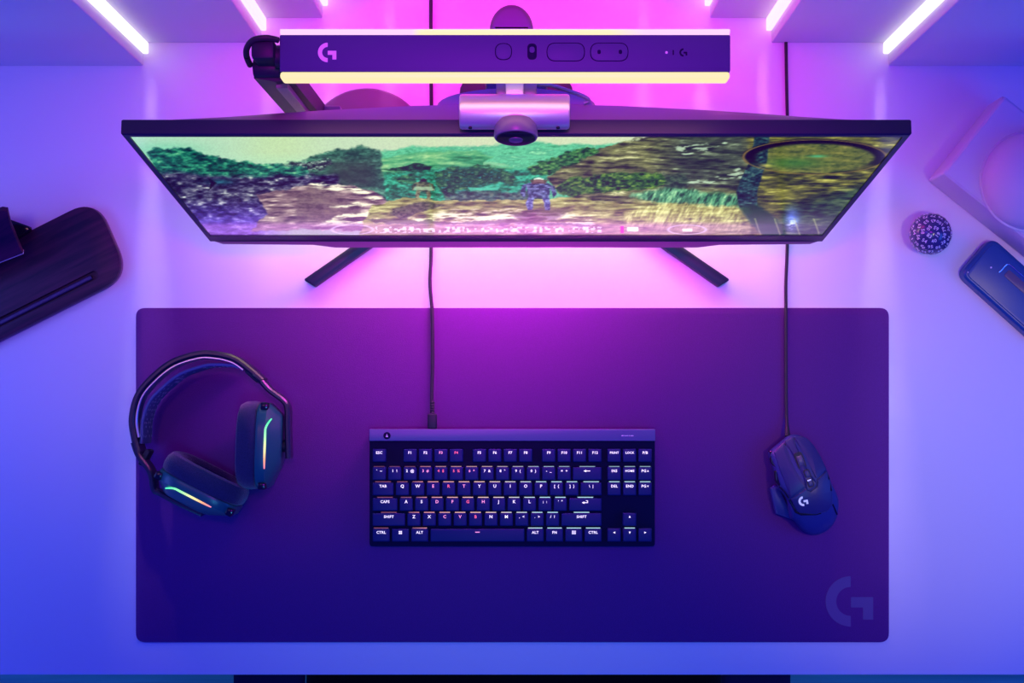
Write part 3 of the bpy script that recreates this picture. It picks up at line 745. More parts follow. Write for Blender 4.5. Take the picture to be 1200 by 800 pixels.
    def legend(s, w, mt):
        k = (s, mt)
        if k in lmesh: return lmesh[k]
        q = MB(); z0_, z1_ = 0, .0002
        tri = lambda x, y, r, a: q.prism([(x + r * math.cos(a + d), y + r * math.sin(a + d)) for d in (0, 2.3, -2.3)], z0_, z1_)
        bar = lambda x0, y0, x1, y1: q.prism([(x0, y0), (x1, y0), (x1, y1), (x0, y1)], z0_, z1_)
        m = .001
        def txt(st, size, dx=0, dy=0, bold=.022):
            me = text_mesh(st, size, bold); tmp = bmesh.new(); tmp.from_mesh(me)
            bmesh.ops.translate(tmp, verts=tmp.verts, vec=(dx, dy, .0001)); m2 = bpy.data.meshes.new('tmp'); tmp.to_mesh(m2); tmp.free(); q.bm.from_mesh(m2); bpy.data.meshes.remove(m2)
        if s == 'UP': tri(0, 0, 1.6 * m, PI / 2)
        elif s == 'DOWN': tri(0, 0, 1.6 * m, -PI / 2)
        elif s == 'LEFT': tri(0, 0, 1.6 * m, PI)
        elif s == 'RIGHT': tri(0, 0, 1.6 * m, 0)
        elif s == 'SPACE': bar(-2.6 * m, -.5 * m, 2.6 * m, .5 * m)
        elif s == '<-': bar(-2.4 * m, -.4 * m, 3.4 * m, .4 * m); tri(-2.6 * m, 0, 1.9 * m, PI)
        elif s == 'ENTER':
            bar(-2.2 * m, -1.4 * m, 3 * m, -.6 * m); tri(-2.4 * m, -1 * m, 1.8 * m, PI); bar(2.2 * m, -.6 * m, 3 * m, 1.6 * m); bar(.6 * m, .9 * m, 2.2 * m, 1.6 * m)
        elif s == 'WIN':
            for a in (-1, 1):
                for c_ in (-1, 1): bar(min(a * .2, a * 1.8) * m, min(c_ * .2, c_ * 1.8) * m, max(a * .2, a * 1.8) * m, max(c_ * .2, c_ * 1.8) * m)
        elif s == 'MENU':
            for a in (-1.8, -.6, .6): bar(-1.6 * m, a * m, 1.6 * m, (a + .7) * m)
            bar(-2.2 * m, -2.1 * m, -1.8 * m, 2 * m); bar(1.8 * m, -2.1 * m, 2.2 * m, 2 * m); bar(-2.2 * m, 1.9 * m, 2.2 * m, 2.2 * m)
        elif s in ('PG^', 'PGv'): txt('PG', .0044, -1.5 * m); tri(3.2 * m, 0, 1.3 * m, PI / 2 if s == 'PG^' else -PI / 2)
        else: txt(s.replace(' ', '  '), .0050 if len(s) == 1 else (.0036 if len(s) >= 4 and w < 1.2 else .0043))
        bmesh.ops.recalc_face_normals(q.bm, faces=q.bm.faces)
        me = bpy.data.meshes.new('legend'); q.bm.to_mesh(me); q.bm.free(); me.materials.append(M[mt]); lmesh[k] = me; return me
    for ri, row in enumerate(R):
        glow = MB()
        for s, u, w in row:
            cx = X0 + U * (u + w / 2); cy = rows[ri] + kh / 2
            c = P(cx, cy, zt)
            ko = bpy.data.objects.new('key', capmesh(w)); COL.objects.link(ko); ko.parent = t
            ko.location = (c.x - off.x, c.y - off.y, z0 - off.z)
            mt = 'legend_red' if s in red else ('legend_pink' if s in pink else 'legend_white')
            lo = bpy.data.objects.new('legend', legend(s, w, mt)); COL.objects.link(lo); lo.parent = ko
            lo.location = (0, .0032 if s != 'SPACE' else .0036, zt - z0 + .00002)
            if ri > 0 and s not in ('LEFT', 'RIGHT', 'UP', 'WIN'):
                q = P(cx, rows[ri] - 1.3, zt - .002); hw = min(U * w * .5 - 3, 9) / 1000
                if s == 'SPACE': continue
                glow.box((q.x - hw, q.y - .0004, z0 + .0045), (q.x + hw, q.y + .0004, z0 + .006))
        if ri > 0:
            def gc(co, ri=ri):
                u = (co.x - P(X0, 0)[0]) * 1000 / U
                a, b_, c_ = Vector((.55, .12, .22)), Vector((.75, .42, .3)), Vector((.38, .62, .68))
                v = a.lerp(b_, min(max((u - 2) / 5, 0), 1)) if u < 7 else b_.lerp(c_, min(max((u - 7) / 4, 0), 1))
                if u < 3: v = v * .35
                if ri == 1: v = v * .5
                return tuple(v)
            glow.build('key_backlight', M['rgb'], t, smooth=0, attr=gc, label='row of coloured light leaking between the keys')
    # detached USB cable
    t = thing('keyboard_cable', 'thin black cable running from behind the monitor to the keyboard', 'cable', (P(507, 500)[0], P(507, 500)[1], .003))
    r = .0021
    pts = spline([P(505, -28, .0026), P(505, 60, .0026), P(506, 180, .0026), P(505.5, 290, .0026), P(504, 330, .0026), P(506, 358, .003), P(506.5, 364, .0056), P(507, 420, .0054), P(506, 466, .006), P(506.5, 478, .009)], 10)
    b = MB(); b.tube(pts, r, 10); b.build('cord', M['cable'], t)
    b = MB(); pr = []
    for k in range(15):
        pr.append((P(506.5, 470 + k, .0085), (.0028 if k % 3 else .0023)))
    b.tube([p for p, _ in pr], [q for _, q in pr], 12); b.build('strain_relief', M['cable'], t)
    c0, c1 = P(506.7, 484.5, .0095), P(506.7, 502.6, .0095)
    b = MB(); b.box((c0.x - .0054, c1.y, .0052), (c0.x + .0054, c0.y, .0138), bevel=.0018, seg=3); b.build('plug', M['black'], t)

# ================================================================== MOUSE
def star_patch(mb, poly, zf, edge=.0011, drop=.0035, rings=7):
    """domed panel over a star-shaped outline; the rim rolls down by drop"""
    poly = inset(poly, .00025); n = len(poly); c = Vector((sum(p[0] for p in poly) / n, sum(p[1] for p in poly) / n))
    rs = []
    def R(f, dz, off=0): 
        q = inset(poly, off) if off else poly
        return [Vector((c.x + (p[0] - c.x) * f, c.y + (p[1] - c.y) * f, zf(c.x + (p[0] - c.x) * f, c.y + (p[1] - c.y) * f) + dz)) for p in q]
    rs.append(R(1, -drop)); rs.append(R(1, -edge * .6)); rs.append(R(1, -edge * .15, edge * .35)); rs.append(R(1, 0, edge))
    for k in range(1, rings): rs.append(R((1 - k / rings), 0, edge * (1 - k / rings)))
    rs.append([Vector((c.x, c.y, zf(c.x, c.y)))] * n)
    mb.loft(rs, cap=False); bmesh.ops.remove_doubles(mb.bm, verts=mb.bm.verts, dist=1e-6)
    return mb
def build_mouse():
    H = .026
    Q = lambda x, y: tuple(P(880 + x / 5, 480 + y / 5, H)[:2])
    pl = lambda pts: [Q(*p) for p in pts]
    ctr = Vector(Q(330, 440)); f_ = Vector(Q(250, 150)); r_ = Vector(Q(395, 740))
    axd = (r_ - f_).normalized(); axw = Vector((-axd.y, axd.x))
    def zf(x, y):
        d = Vector((x, y)) - ctr; s = d.dot(axd) / .061; w = d.dot(axw) / .034
        z = .042 * (1 - .42 * max(0, -s) ** 1.7 - .62 * max(0, s) ** 2.2) - .011 * w * w
        return .003 + max(z, .006)
    t = thing('computer_mouse', 'black wired gaming mouse at the right end of the desk mat', 'mouse', (ctr.x, ctr.y, .003))
    outline = pl([(186, 182), (238, 147), (300, 152), (345, 178), (395, 250), (432, 335), (462, 420), (505, 500), (517, 560), (512, 630), (480, 695), (425, 732), (370, 738), (310, 710), (262, 655), (235, 630), (215, 530), (165, 450), (135, 330), (112, 262), (125, 235)])
    outline = [tuple(p) for p in spline([Vector(p) for p in outline + outline[:1]], 4)[:-1]]
    # lower body
    n = len(outline); c = Vector((sum(p[0] for p in outline) / n, sum(p[1] for p in outline) / n))
    def R(f, g): return [Vector((c.x + (p[0] - c.x) * f, c.y + (p[1] - c.y) * f, g(c.x + (p[0] - c.x) * f, c.y + (p[1] - c.y) * f))) for p in outline]
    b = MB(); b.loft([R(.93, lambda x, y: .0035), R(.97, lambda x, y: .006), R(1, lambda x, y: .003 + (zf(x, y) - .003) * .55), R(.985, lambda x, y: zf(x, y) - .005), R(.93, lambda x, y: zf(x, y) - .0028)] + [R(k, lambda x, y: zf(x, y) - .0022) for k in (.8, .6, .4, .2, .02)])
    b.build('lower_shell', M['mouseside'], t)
    # thumb rest wing
    wing = pl([(125, 465), (150, 445), (175, 455), (225, 560), (262, 640), (240, 645), (158, 615), (140, 540)])
    b = MB(); b.prism(rounded(wing, .002), .006, .014, bevel=.002); b.build('thumb_rest', M['mouseside'], t)
    b = MB(); star_patch(b, inset(pl([(140, 252), (162, 218), (192, 188), (243, 157), (300, 159), (340, 185), (389, 258), (429, 343), (449, 402), (462, 470), (464, 548), (437, 588), (370, 606), (280, 600), (223, 518), (164, 345)]), .0016), lambda x, y: zf(x, y) - .0026, edge=.0008); b.build('inner_core', M['cable'], t)
    b = MB(); star_patch(b, rounded(pl([(190, 187), (160, 215), (135, 250), (160, 345), (220, 512), (305, 448)]), .0012), zf); b.build('left_button', M['mouse'], t)
    b = MB(); star_patch(b, rounded(pl([(249, 156), (300, 155), (342, 182), (392, 256), (432, 342), (365, 398)]), .0012), zf); b.build('right_button', M['mouse'], t)
    strip = rounded(pl([(194, 184), (243, 156), (371, 428), (362, 446), (326, 474), (310, 468)]), .001)
    b = MB(); star_patch(b, strip, lambda x, y: zf(x, y) - .0004); b.build('centre_strip', M['mouse'], t)
    b = MB(); star_patch(b, rounded(pl([(220, 519), (308, 455), (322, 482), (376, 440), (372, 405), (434, 350), (452, 400), (466, 470), (468, 550), (440, 592), (370, 610), (278, 604), (262, 594)]), .0012), zf); ps = b.build('palm_shell', M['mouse'], t)
    # chrome-edged accents along the palm shell
    def lift(pts, dz): return [Vector((p[0], p[1], zf(*p) + dz)) for p in pts]
    b = MB(); b.tube(lift(pl([(160, 448), (190, 480), (212, 516)]), -.001), .0008, 8); b.build('side_trim', M['blackgloss'], t)
    b = MB(); b.tube(lift(pl([(216, 524), (255, 596), (285, 610), (370, 608), (400, 600)]), -.0016), .0012, 8); b.build('rear_trim', M['blackgloss'], t)
    b = MB(); b.tube(lift(pl([(472, 552), (505, 612)]), -.002), .0009, 8); b.build('tail_trim', M['blackgloss'], t)
    # wheel in a slot
    ang = math.atan2(axd.y, axd.x)
    wc = Vector(Q(277, 297)); zw = zf(wc.x, wc.y)
    def oriented(L, W_, r, c): 
        o = Matrix.Rotation(ang + math.radians(6), 2)
        return [tuple(c + o @ Vector(p)) for p in rrect(-L / 2, -W_ / 2, L / 2, W_ / 2, r)]
    b = MB(); b.prism(oriented(.0205, .0094, .0035, wc), zw - .004, zw + .0002); b.build('wheel_slot', M['cable'], t)
    ww = Vector((-math.sin(ang + .1), math.cos(ang + .1), 0)); c3 = Vector((wc.x, wc.y, zw - .0062))
    pr = [(-.0033, .0062), (-.0033, .0085), (-.0024, .0096), (-.0016, .0088), (.0016, .0088), (.0024, .0096), (.0033, .0085), (.0033, .0062)]
    b = MB(); b.lathe(c3 - ww * 0, ww, pr, 36); b.build('scroll_wheel', M['grey'], t)
    for (x, y), L in (((314, 372), .0095), ((330, 424), .009)):
        c = Vector(Q(x, y)); z = zf(c.x, c.y)
        b = MB(); b.prism(oriented(L + .001, .0072, .0026, c), z - .003, z + .0001); sl = b.build('button_recess', M['cable'], t)
        b = MB(); b.prism(oriented(L - .0012, .0050, .002, c), z - .003, z + .0011, bevel=.0007); b.build('dpi_button', M['mouse'], t)
    c = Vector(Q(323, 408)); z = zf(c.x, c.y); b = MB(); b.prism(oriented(.0016, .0045, .0006, c), z, z + .0015, bevel=.0003); b.build('indicator_light', M['logomouse'], t)
    # side buttons
    for q in ([(112, 240), (128, 238), (158, 335), (146, 346), (120, 310)], [(138, 358), (156, 350), (176, 440), (160, 446), (142, 415)]):
        b = MB(); star_patch(b, rounded(pl(q), .001), lambda x, y: zf(x, y) - .004, drop=.008, edge=.001); b.build('side_button', M['blackgloss'], t)
    c = Vector(Q(292, 530)); z = zf(c.x, c.y)
    b = MB(); glogo(b, (0, 0), .0056, 0, .0003, rot=0, nseg=16)
    rot = Matrix.Translation((c.x, c.y, z + .0001)) @ Euler((math.radians(4), math.radians(-5), ang + PI / 2 + math.radians(-2) - 0.0)).to_matrix().to_4x4()
    bmesh.ops.transform(b.bm, matrix=rot, verts=b.bm.verts); b.build('logo', M['logomouse'], ps, label='small lit G mark')
    t = thing('mouse_cable', 'thin black cable running from the wall to the gaming mouse', 'cable', (P(922, 500)[0], P(922, 500)[1], .003))
    pts = spline([P(921, 46, .0024), P(922, 110, .0024), P(924, 200, .0024), P(922.5, 290, .0024), P(921, 330, .0024), P(921, 357, .0028), P(921, 363, .0054), P(921, 420, .0054), P(921.5, 480, .0062), P(922.5, 503, .012), P(923, 512, .015)], 10)
    b = MB(); b.tube(pts, .0019, 10); b.build('cord', M['cable'], t)
    b = MB(); b.tube([P(922.3, 499, .0105), P(922.7, 506, .013), P(923, 511, .0148)], [.0023, .003, .0032], 12); b.build('strain_relief', M['cable'], t)

# ================================================================== HEADSET
def build_headset():
    t = thing('headset', 'black wireless headset lying on the left end of the desk mat', 'headset', (*P(240, 500)[:2], .003))
    hz = .06
    band = [(157.5, 531), (152.8, 514), (150, 490), (157, 462), (174.5, 440), (199, 421), (229, 411), (250, 410.5), (274, 416), (292, 428), (309, 443)]
    pts = spline([P(x + 0, y + 0, hz)[:2] for x, y in band], 8)
    n = len(pts)
    zz0 = [.026] * n; zz1 = [.060] * n
    def shift(ps, d):
        out = []
        for i, p in enumerate(ps):
            tt = (ps[min(i + 1, len(ps) - 1)] - ps[max(i - 1, 0)]).normalized(); nr = Vector((-tt.y, tt.x))
            dd = d[i] if isinstance(d, list) else d
            out.append(p - nr * dd * -1 if False else p + Vector((tt.y, -tt.x)) * dd)
        return out
    pts = [Vector((p[0], p[1])) for p in pts]
    core = shift(pts, .0035)
    prof_t = [.0065] * n
    b = MB(); b.ribbon(core, prof_t, zz0, zz1); hb = b.build('headband', M['hband'], t)
    # thin metal rail added for the highlight on the band's inner bevel
    i0, i1 = int(n * .1), int(n * .9)
    rail = shift(pts, .0085)[i0:i1]
    b = MB(); b.ribbon(rail, .0030, .036, .0575); b.build('bevel_highlight', M['bevelhighlight'], hb, label='bright metal strip standing in for the inner bevel highlight')
    # suspension strap
    seg = pts[int(n * .07):int(n * .88)]; m = len(seg)
    d = [.0075 + .0115 * math.sin(PI * i / (m - 1)) ** .7 for i in range(m)]
    st = shift(seg, d)
    b = MB(); b.ribbon(st, .0034, .006, .052); so = b.build('suspension_strap', M['strap'], t)
    b = MB()
    for i in range(3, m - 3, 2):
        for zk in (.011, .020, .029, .038, .046):
            if random.random() < .55 - (.25 if i > m * .5 else 0):
                p = shift(seg, [x + .0018 for x in d])[i]; tt = (st[min(i + 1, m - 1)] - st[i - 1]).normalized()
                a = p - tt * random.uniform(.0006, .0016); c = p + tt * random.uniform(.0006, .0016)
                b.tube([(a.x, a.y, zk), (c.x, c.y, zk + random.uniform(-.002, .002))], .00045, 6)
    b.build('strap_print', M['strapdot'], so)
    # yokes
    yr = spline([P(x, y, .055)[:2] for x, y in [(300, 436), (308, 444), (318, 455), (333, 466.5), (339, 477), (339.5, 500), (340.5, 537)]], 6)
    yl = spline([P(x, y, .055)[:2] for x, y in [(154, 519), (159.5, 535), (172.5, 554), (177, 575), (186, 581), (210, 593.5), (235, 605)]], 6)
    for ps, sg in ((yr, 1), (yl, -1)):
        ps = [Vector((p[0], p[1])) for p in ps]; k = len(ps)
        ps = shift(ps, .003 * sg)
        z0 = [.028 + .006 * min(1, i / k * 2) for i in range(k)]; z1 = [.060 - .004 * min(1, i / k * 2) for i in range(k)]
        b = MB(); b.ribbon(ps, .0062, z0, z1); b.build('yoke', M['hband'], t)
    for (x, y), an in (((169, 536), 62), ((296, 440), -42)):
        c = P(x, y, .05)
        b = MB(); b.box((-.010, -.003, -.013), (.010, .003, .011), bevel=.002, mtx=Matrix.Translation((c.x, c.y, .042)) @ Matrix.Rotation(math.radians(an), 4, 'Z')); b.build('strap_slider', M['black'], t)
    # cups: axis direction in the plane (outward), centre, half length
    for (wx, wy), ang, sg in (((314.5, 520.5), math.radians(-2), 1), ((246.5, 568.5), math.radians(-117.2), -1)):
        C = Vector(((wx - 600) / 1000, (400 - wy) / 1000, 0))
        A = Vector((math.cos(ang), math.sin(ang), 0)); T = Vector((-A.y, A.x, 0))      # T: along the cup
        zc = .0455
        def ring(a, L, Z, ex=2.9, nn=56, skew=0, zc=zc):
            out = []
            for k in range(nn):
                th = 2 * PI * k / nn; cs, sn = math.cos(th), math.sin(th)
                u = math.copysign(abs(cs) ** (2 / ex), cs) * L + skew; v = math.copysign(abs(sn) ** (2 / ex), sn) * Z
                out.append(C + A * a + T * u + Vector((0, 0, zc + v)))
            return out
        q = MB(); q.loft([ring(-.012, .026, .020), ring(-.019, .029, .022), ring(-.0235, .036, .028), ring(-.0245, .041, .033), ring(-.0225, .0465, .0385), ring(-.017, .0495, .0415), ring(-.009, .0505, .0422), ring(-.003, .0495, .0415), ring(-.001, .047, .040)])
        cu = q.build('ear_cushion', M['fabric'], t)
        q = MB(); q.loft([ring(-.0128, .0275, .0215), ring(-.0124, .02, .015), ring(-.0122, .002, .002)], cap=True); q.build('speaker_mesh', M['cable'], cu)
        sk = -.002 if sg > 0 else .002
        tp = -.006 if sg > 0 else .006
        q = MB(); q.loft([ring(-.001, .0485, .0408, 3.4), ring(.0015, .0495, .0415, 3.4), ring(.0095, .0485, .0405, 3.4), ring(.0125, .046, .037, 3.2), ring(.0225, .031, .024, 3, skew=-tp), ring(.0240, .028, .021, 3, skew=-tp), ring(.0242, .002, .002, 3, skew=-tp)])
        sh = q.build('ear_cup', M['hshell'], t, smooth=28)
        # light line along the top of the shell
        path = []
        for k in range(25):
            u = -.028 + .056 * k / 24
            a = .0098 + (.0055 * max(0, (k - 19) / 5) ** 1.5 if sg > 0 else .0055 * max(0, (5 - k) / 5) ** 1.5)
            Z = .0405 if a < .0101 else .0405 - (a - .0095) * .95
            z = zc + Z * (1 - (abs(u - 0) / .0485) ** 3.4) ** (1 / 3.4)
            path.append(C + A * a + T * (u + (.003 if sg > 0 else -.003)) + Vector((0, 0, z + .0002)))
        rr = [.0004 + .0009 * math.sin(PI * (k + .6) / 25.2) ** .4 for k in range(25)]
        q = MB(); q.tube(path, rr, 8)
        def rc(co, C=C, T=T, sg=sg):
            u = ((co - C).dot(T) + .028) / .056
            if sg > 0: u = 1 - u
            st_ = [(0, (.10, 1, .45)), (.3, (.35, 1, .4)), (.55, (.95, .85, .35)), (.78, (1, .35, .2)), (1, (.95, .2, .45))] 
            u = min(max(u, 0), 1)
            for (a, ca), (b_, cb) in zip(st_, st_[1:]):
                if u <= b_: return tuple(Vector(ca).lerp(Vector(cb), (u - a) / (b_ - a)))
            return st_[-1][1]
        q.build('light_line', M['rgb'], sh, attr=rc, label='thin glowing line from green to pink')
        # dark tip and hinge
        for u0, w_ in ((.0448, .004), (-.0448, .004)):
            q = MB(); q.box((-.004, -w_, -.008), (.005, w_, .006), bevel=.0015, mtx=Matrix.Translation(C + A * .006 + T * u0 + Vector((0, 0, zc + .028))) @ Matrix.Rotation(ang, 4, 'Z')); q.build('cup_tip', M['blackgloss'], sh)
        pv = C + A * .0235 + T * 0.0 + Vector((0, 0, .045))
        q = MB(); q.cyl(pv, pv + A * .006, .007, n=24); q.build('pivot', M['black'], sh)

# ================================================================== THINGS AT THE SIDES
def build_side_things():
    # wooden stand on the left
    h = .014
    t = thing('wooden_stand', 'dark walnut desk stand with a long groove, cut by the left frame edge', 'stand', (*P(0, 330)[:2], 0))
    e = Vector((-.894, .447)); 
    q = [(93, 241), (122, 242.5), (146, 303), (134, 331.5), (0 - 250, 398.5 + 125), (-250, 289 + 125)]
    q = [(110.5, 232.5), (150, 322.5), (-250, 523), (-250, 413)]
    b = MB(); b.prism(inset(rounded(px(q, h), [.030, .036, .01, .01], 10), -.0006), .0005, h - .0088, bevel=.0006); be = b.build('board_rim_highlight', M['rimhighlight'], t, label='board rim coloured paler as an edge highlight')  # rim layer whose paler colour carries the edge highlight
    b = MB(); b.prism(rounded(px(q, h), [.030, .036, .01, .01], 10), h - .0085, h, bevel=.0008); bd = b.build('board', M['wood'], t)
    g = MB(); ga = P(110, 322.5, h); gb = P(-240, 497.5, h); dd = (gb - ga).normalized(); nn = Vector((-dd.y, dd.x, 0)) * .0052
    g.prism([tuple((ga + dd * .005 * math.cos(a) * -1 + Vector((-dd.y, dd.x, 0)) * .0052 * math.sin(a))[:2]) for a in [PI / 2 - PI * k / 10 for k in range(11)]] + [tuple((gb - nn)[:2]), tuple((gb + nn)[:2])], h - .006, h + .01)
    cut = g.build('cutter', M['wood']); cut.location = (0, 0, 0)
    bpy.context.view_layer.update()
    boolean_cut(bd, cut)
    r0 = ga + dd * .004; b = MB(); b.ribbon([tuple(r0[:2]), tuple(gb[:2])], .0055, h - .0055, h - .0018); b.build('groove_rail', M['railwood'], bd)
    b = MB(); b.prism(rounded(px([(-60, 300), (-60, 250), (6, 255), (38, 266.5), (38.5, 271), (17, 285), (-20, 302)], .012), .002), .0006, .0128, bevel=.0006); 
    fo = b.build('metal_foot', M['blackgloss'], t)
    fo.location.z = .0138
    # leaning back plate over the board
    lo, hi = .055, .095
    def plate(off):
        a, c, d_, f = P(27, 297, lo), P(8, 244, hi), P(-130, 290, hi), P(-110, 350, lo)
        return a, c, d_, f
    a, c, d_, f = plate(0)
    ux = (c - a); nrm = ux.cross(d_ - a).normalized(); nrm = nrm if nrm.z > 0 else -nrm
    quad = [a, a.lerp(c, .3) + (c - d_).normalized() * -.001, a.lerp(c, .65) + (c - d_).normalized() * -.002, c.lerp(a, .06), c.lerp(d_, .04) + (a - c) * .01, d_, f]
    b = MB(); b.loft([[p - nrm * .008 for p in quad], [p - nrm * .001 for p in quad], [p + nrm * 0 - (p - sum(quad, Vector()) / 7).normalized() * .0008 for p in quad]]); pt = b.build('back_plate', M['wood'], t, label='leaning walnut plate, its lower edge coloured pale as a highlight')
    b = MB(); n2 = (a - f).cross(nrm).normalized(); n2 = n2 if n2.y < 0 else -n2
    b.loft([[x for x in (a - nrm * .0085, a - nrm * .001, f - nrm * .001, f - nrm * .0085)], [x + n2 * .0012 for x in (a - nrm * .0085, a - nrm * .001, f - nrm * .001, f - nrm * .0085)]]); b.build('plate_edge_highlight', M['platehighlight'], pt)  # thin pale strip, edge highlight put into its colour
    pa = P(-40, 296, .06)
    b = MB(); b.box((pa.x - .012, pa.y - .012, .0266), (pa.x + .012, pa.y + .012, .066), bevel=.003); b.build('plate_support', M['blackgloss'], t)
    # white domed lamp on the right
    hb = .058
    t = thing('domed_lamp', 'white square-based lamp with a round dome, cut by the right frame edge', 'lamp', (*P(1215, 215)[:2], 0))
    A = P(1088, 211, .004); Bc = P(1160, 121, .004); u = (Bc - A); u.z = 0; L = u.length; u.normalize(); v = Vector((u.y, -u.x, 0)); v = v if v.x > 0 else -v
    W_ = .155; 
    def rr_(o, z): return [Vector((p[0], p[1], z)) for p in rounded([tuple((A + u * (0 + o) + v * o)[:2]), tuple((A + u * (L - o) + v * o)[:2]), tuple((A + u * (L - o) + v * (W_ - o))[:2]), tuple((A + u * o + v * (W_ - o))[:2])], .004, 4)]
    b = MB(); b.loft([rr_(.002, .0005), rr_(0, .003), rr_(.0, .050), rr_(.0015, .0560), rr_(.004, hb)]); b.build('base', M['white'], t)
    cd = P(1213.5, 210, .075); R = .0555
    b = MB(); b.lathe((cd.x, cd.y, hb), (0, 0, 1), [(-.001, R), (.002, R)] + [(.004 + .036 * math.sin(a), R * math.cos(a) ** .8) for a in [PI / 2 * k / 14 for k in range(14)]] + [(.040, .0005)], 64); b.build('dome', M['white'], t)
    b = MB(); b.lathe((cd.x, cd.y, hb), (0, 0, 1), [(.0002, R + .0025), (.0012, R + .002), (.0016, R)], 64); b.build('dome_ring', M['white'], t)
    # hundred-sided die
    c = P(1090.5, 274, .0245); R = .0242
    t = thing('many_sided_die', 'dark round many-sided die with white numerals right of the monitor', 'die', (c.x, c.y, .0003))
    cen = Vector((c.x, c.y, R * .985 + .0004))
    N = 100; ga = PI * (3 - math.sqrt(5)); nr = []
    tilt = Euler((.35, .2, .4)).to_matrix()
    for i in range(N):
        z = 1 - 2 * (i + .5) / N; r = math.sqrt(1 - z * z); nr.append(tilt @ Vector((r * math.cos(ga * i), r * math.sin(ga * i), z)))
    na = np.array([list(v_) for v_ in nr])
    b = MB(); bmesh.ops.create_icosphere(b.bm, subdivisions=5, radius=1)
    for v_ in b.bm.verts:
        d = np.array(v_.co.normalized()); k = (na @ d).max(); v_.co = cen + Vector(d) * min(R * .984 / k, R * 1.002)
    b.build('die_body', M['die'], t, smooth=12)
    q = MB(); order = list(range(1, 101)); random.shuffle(order)
    for i, nn_ in enumerate(nr):
        me = text_mesh(str(order[i]), .0058, .02); tmp = bmesh.new(); tmp.from_mesh(me)
        rot = nn_.to_track_quat('Z', 'Y').to_matrix().to_4x4() @ Matrix.Rotation(random.uniform(-.5, .5), 4, 'Z')
        bmesh.ops.transform(tmp, matrix=Matrix.Translation(cen + nn_ * (R * .984 + .00012)) @ rot, verts=tmp.verts)
        m2 = bpy.data.meshes.new('tmp'); tmp.to_mesh(m2); tmp.free(); q.bm.from_mesh(m2); bpy.data.meshes.remove(m2)
    q.build('numerals', M['numeral'], t, smooth=0)
    # pocket case at the right edge
    h = .018
    t = thing('pocket_device', 'navy rounded pocket device with a chrome wire edge, below the domed lamp', 'device', (*P(1190, 330)[:2], 0))
    q = px([(1163, 277), (1125, 321), (1200 + 20, 406), (1258, 362)], h)
    b = MB(); b.prism(rounded(q, .0125, 8), .0006, h, bevel=.004, seg=5); b.build('case', M['phone'], t)
    q2 = px([(1164, 283), (1131, 321), (1220, 400), (1252, 362)], h)
    b = MB(); b.prism(rounded(q2, .009, 8), h - .001, h + .0012, bevel=.001, seg=3); fp = b.build('face_plate', M['phone'], t)
    wp = spline([P(1170, 319, h), P(1173, 316.5, h), P(1178.5, 310.5, h), P(1181, 310, h), P(1184, 311.5, h), P(1200, 325.5, h), P(1232, 353, h)], 6)
    b = MB(); b.tube([Vector((p.x, p.y, h + .0016)) for p in wp], .0008, 8); b.build('wire_edge', M['chrome'], fp)
    q3 = px([(1182, 316), (1176, 323), (1216, 359), (1224, 352)], h)
    b = MB(); b.prism(rounded(q3, .002), h + .001, h + .0022, bevel=.0005); b.build('window', M['grey'], fp)
    b = MB(); c = P(1161, 313.5, h); b.cyl((c.x, c.y, h + .0012), (c.x, c.y, h + .0016), .0011, n=10); c = P(1134, 319, h)
    b.cyl((c.x, c.y, h + .0012), (c.x, c.y, h + .0016), .0007, n=10); b.build('small_print', M['numeral'], fp)

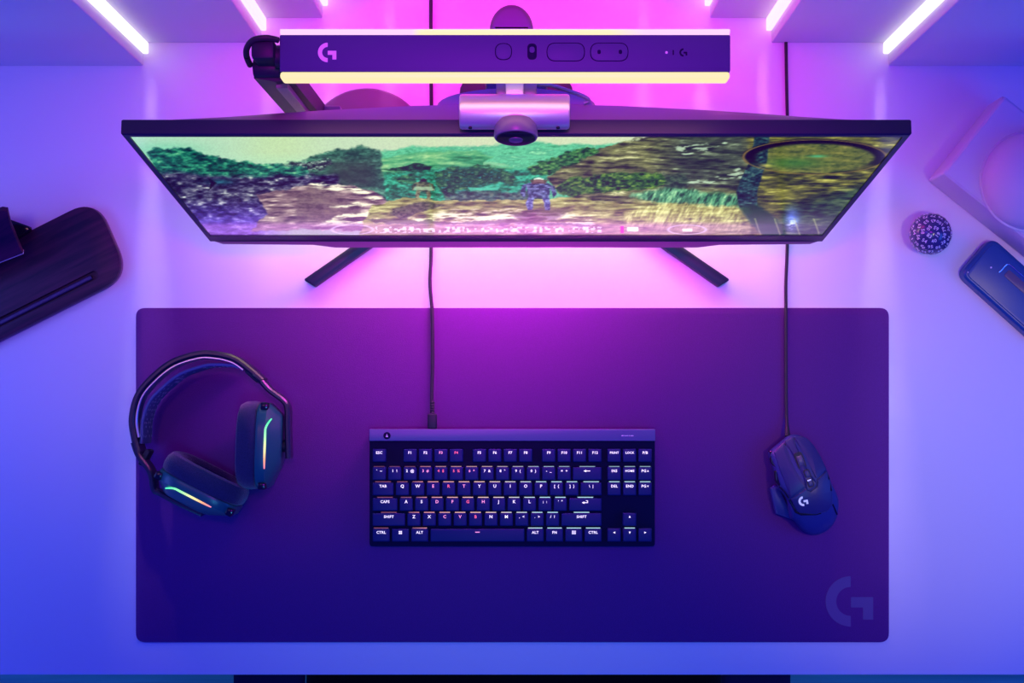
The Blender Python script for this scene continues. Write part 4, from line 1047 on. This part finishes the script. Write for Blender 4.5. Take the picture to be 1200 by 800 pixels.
# ================================================================== LIGHT, CAMERA
def build_light():
    w = bpy.data.worlds.new('room_light'); S.world = w; w.use_nodes = True
    bg = w.node_tree.nodes['Background']; bg.inputs['Color'].default_value = (.05, .05, 1, 1); bg.inputs['Strength'].default_value = .10
    bg.inputs['Color'].default_value = (.006, .008, 1, 1); bg.inputs['Strength'].default_value = .73
    # added blue and lilac fills from sides, front and over the floor, no fixtures
    area('left_blue', (-1.0, -.02, .5), (.55, 0, -.8), (.4, .4), (.13, .21, 1), 2.28)
    area('right_blue', (1.0, -.16, .55), (-.6, 0, -.8), (.4, .4), (.03, .15, 1), 2.41)
    spot('right_lilac', (.64, -.10, 1.2), (-.1, 0, -1), (1, .72, .4), 13, 36)
    spot('left_lilac', (-.58, .10, 1.2), (.12, 0, -1), (1, .38, .3), 3.6, 36)
    spot('front_blue', (CX, D(-.35), 1.75), (0, .25, -1), (.07, .56, 1), 22.5, 40)
    area('floor_blue', (0, -1.3, -.2), (0, .8, -.8), (2.2, .2), (.05, .5, 1), 7)
    # glow of the lamp's rear and front tubes
    area('lamp_rear_glow', (P(592, 0, .548)[0], D(.318), .53), (0, .55, -.8), (.36, .02), (.05, .0, 1), 1.0)
    area('lamp_front_glow', (P(592, 0, .548)[0], D(.264), .535), (0, -.45, -.9), (.36, .012), (1, .4, .5), .06)
    # pink light low behind the monitor that spills under it
    area('wall_pink', (CX, D(.50), .25), (0, -.9, -.5), (.5, .25), (1, 0, .4), 1.5)
    area('stand_pink', (CX, D(.285), .07), (0, -1, -.12), (.12, .05), (1, .0, .95), 1.8)
    area('stand_wide', (CX, D(.285), .075), (0, -1, -.12), (.62, .03), (1, .86, .4), .68)
    spot('pink_fill', (CX, D(.24), 1.68), (0, .03, -1), (1, 0, .77), 46, 34)  # overhead fill added for the pink pool, no fixture
    spot('pink_wide', (CX, D(.20), 1.68), (0, .06, -1), (.6, 0, 1), 17, 54)  # wider overhead fill, added to bring pink to the desk sides

def spot(name, loc, d, col, power, ang):
    l = bpy.data.lights.new(name, 'SPOT'); l.color = col; l.energy = power; l.spot_size = math.radians(ang); l.spot_blend = 1; l.shadow_soft_size = .06
    o = bpy.data.objects.new(name, l); COL.objects.link(o); o.location = loc; aim(o, d); o.visible_camera = False

def build_camera():
    cam = bpy.data.cameras.new('camera'); o = bpy.data.objects.new('camera', cam); COL.objects.link(o)
    o.location = (CX, -.08, CAMH); o.rotation_euler = (0, 0, 0)
    cam.sensor_width = 36; cam.sensor_fit = 'HORIZONTAL'; cam.lens = 36 * CAMH / 1.2
    cam.shift_x = -.005 / 1.2; cam.shift_y = .08 / 1.2
    cam.clip_start = .01; S.camera = o
    vs = S.view_settings; vs.view_transform = 'Standard'; vs.look = 'None'; vs.gamma = 1; vs.exposure = 0; vs.use_curve_mapping = False

build_setting(); build_desk(); build_chair(); build_monitor(); build_webcam(); build_light_bar()
build_keyboard(); build_mouse(); build_headset(); build_side_things(); build_light(); build_camera()
S.cycles.use_denoising = True
S.cycles.max_bounces = 8
S.cycles.sample_clamp_indirect = 6
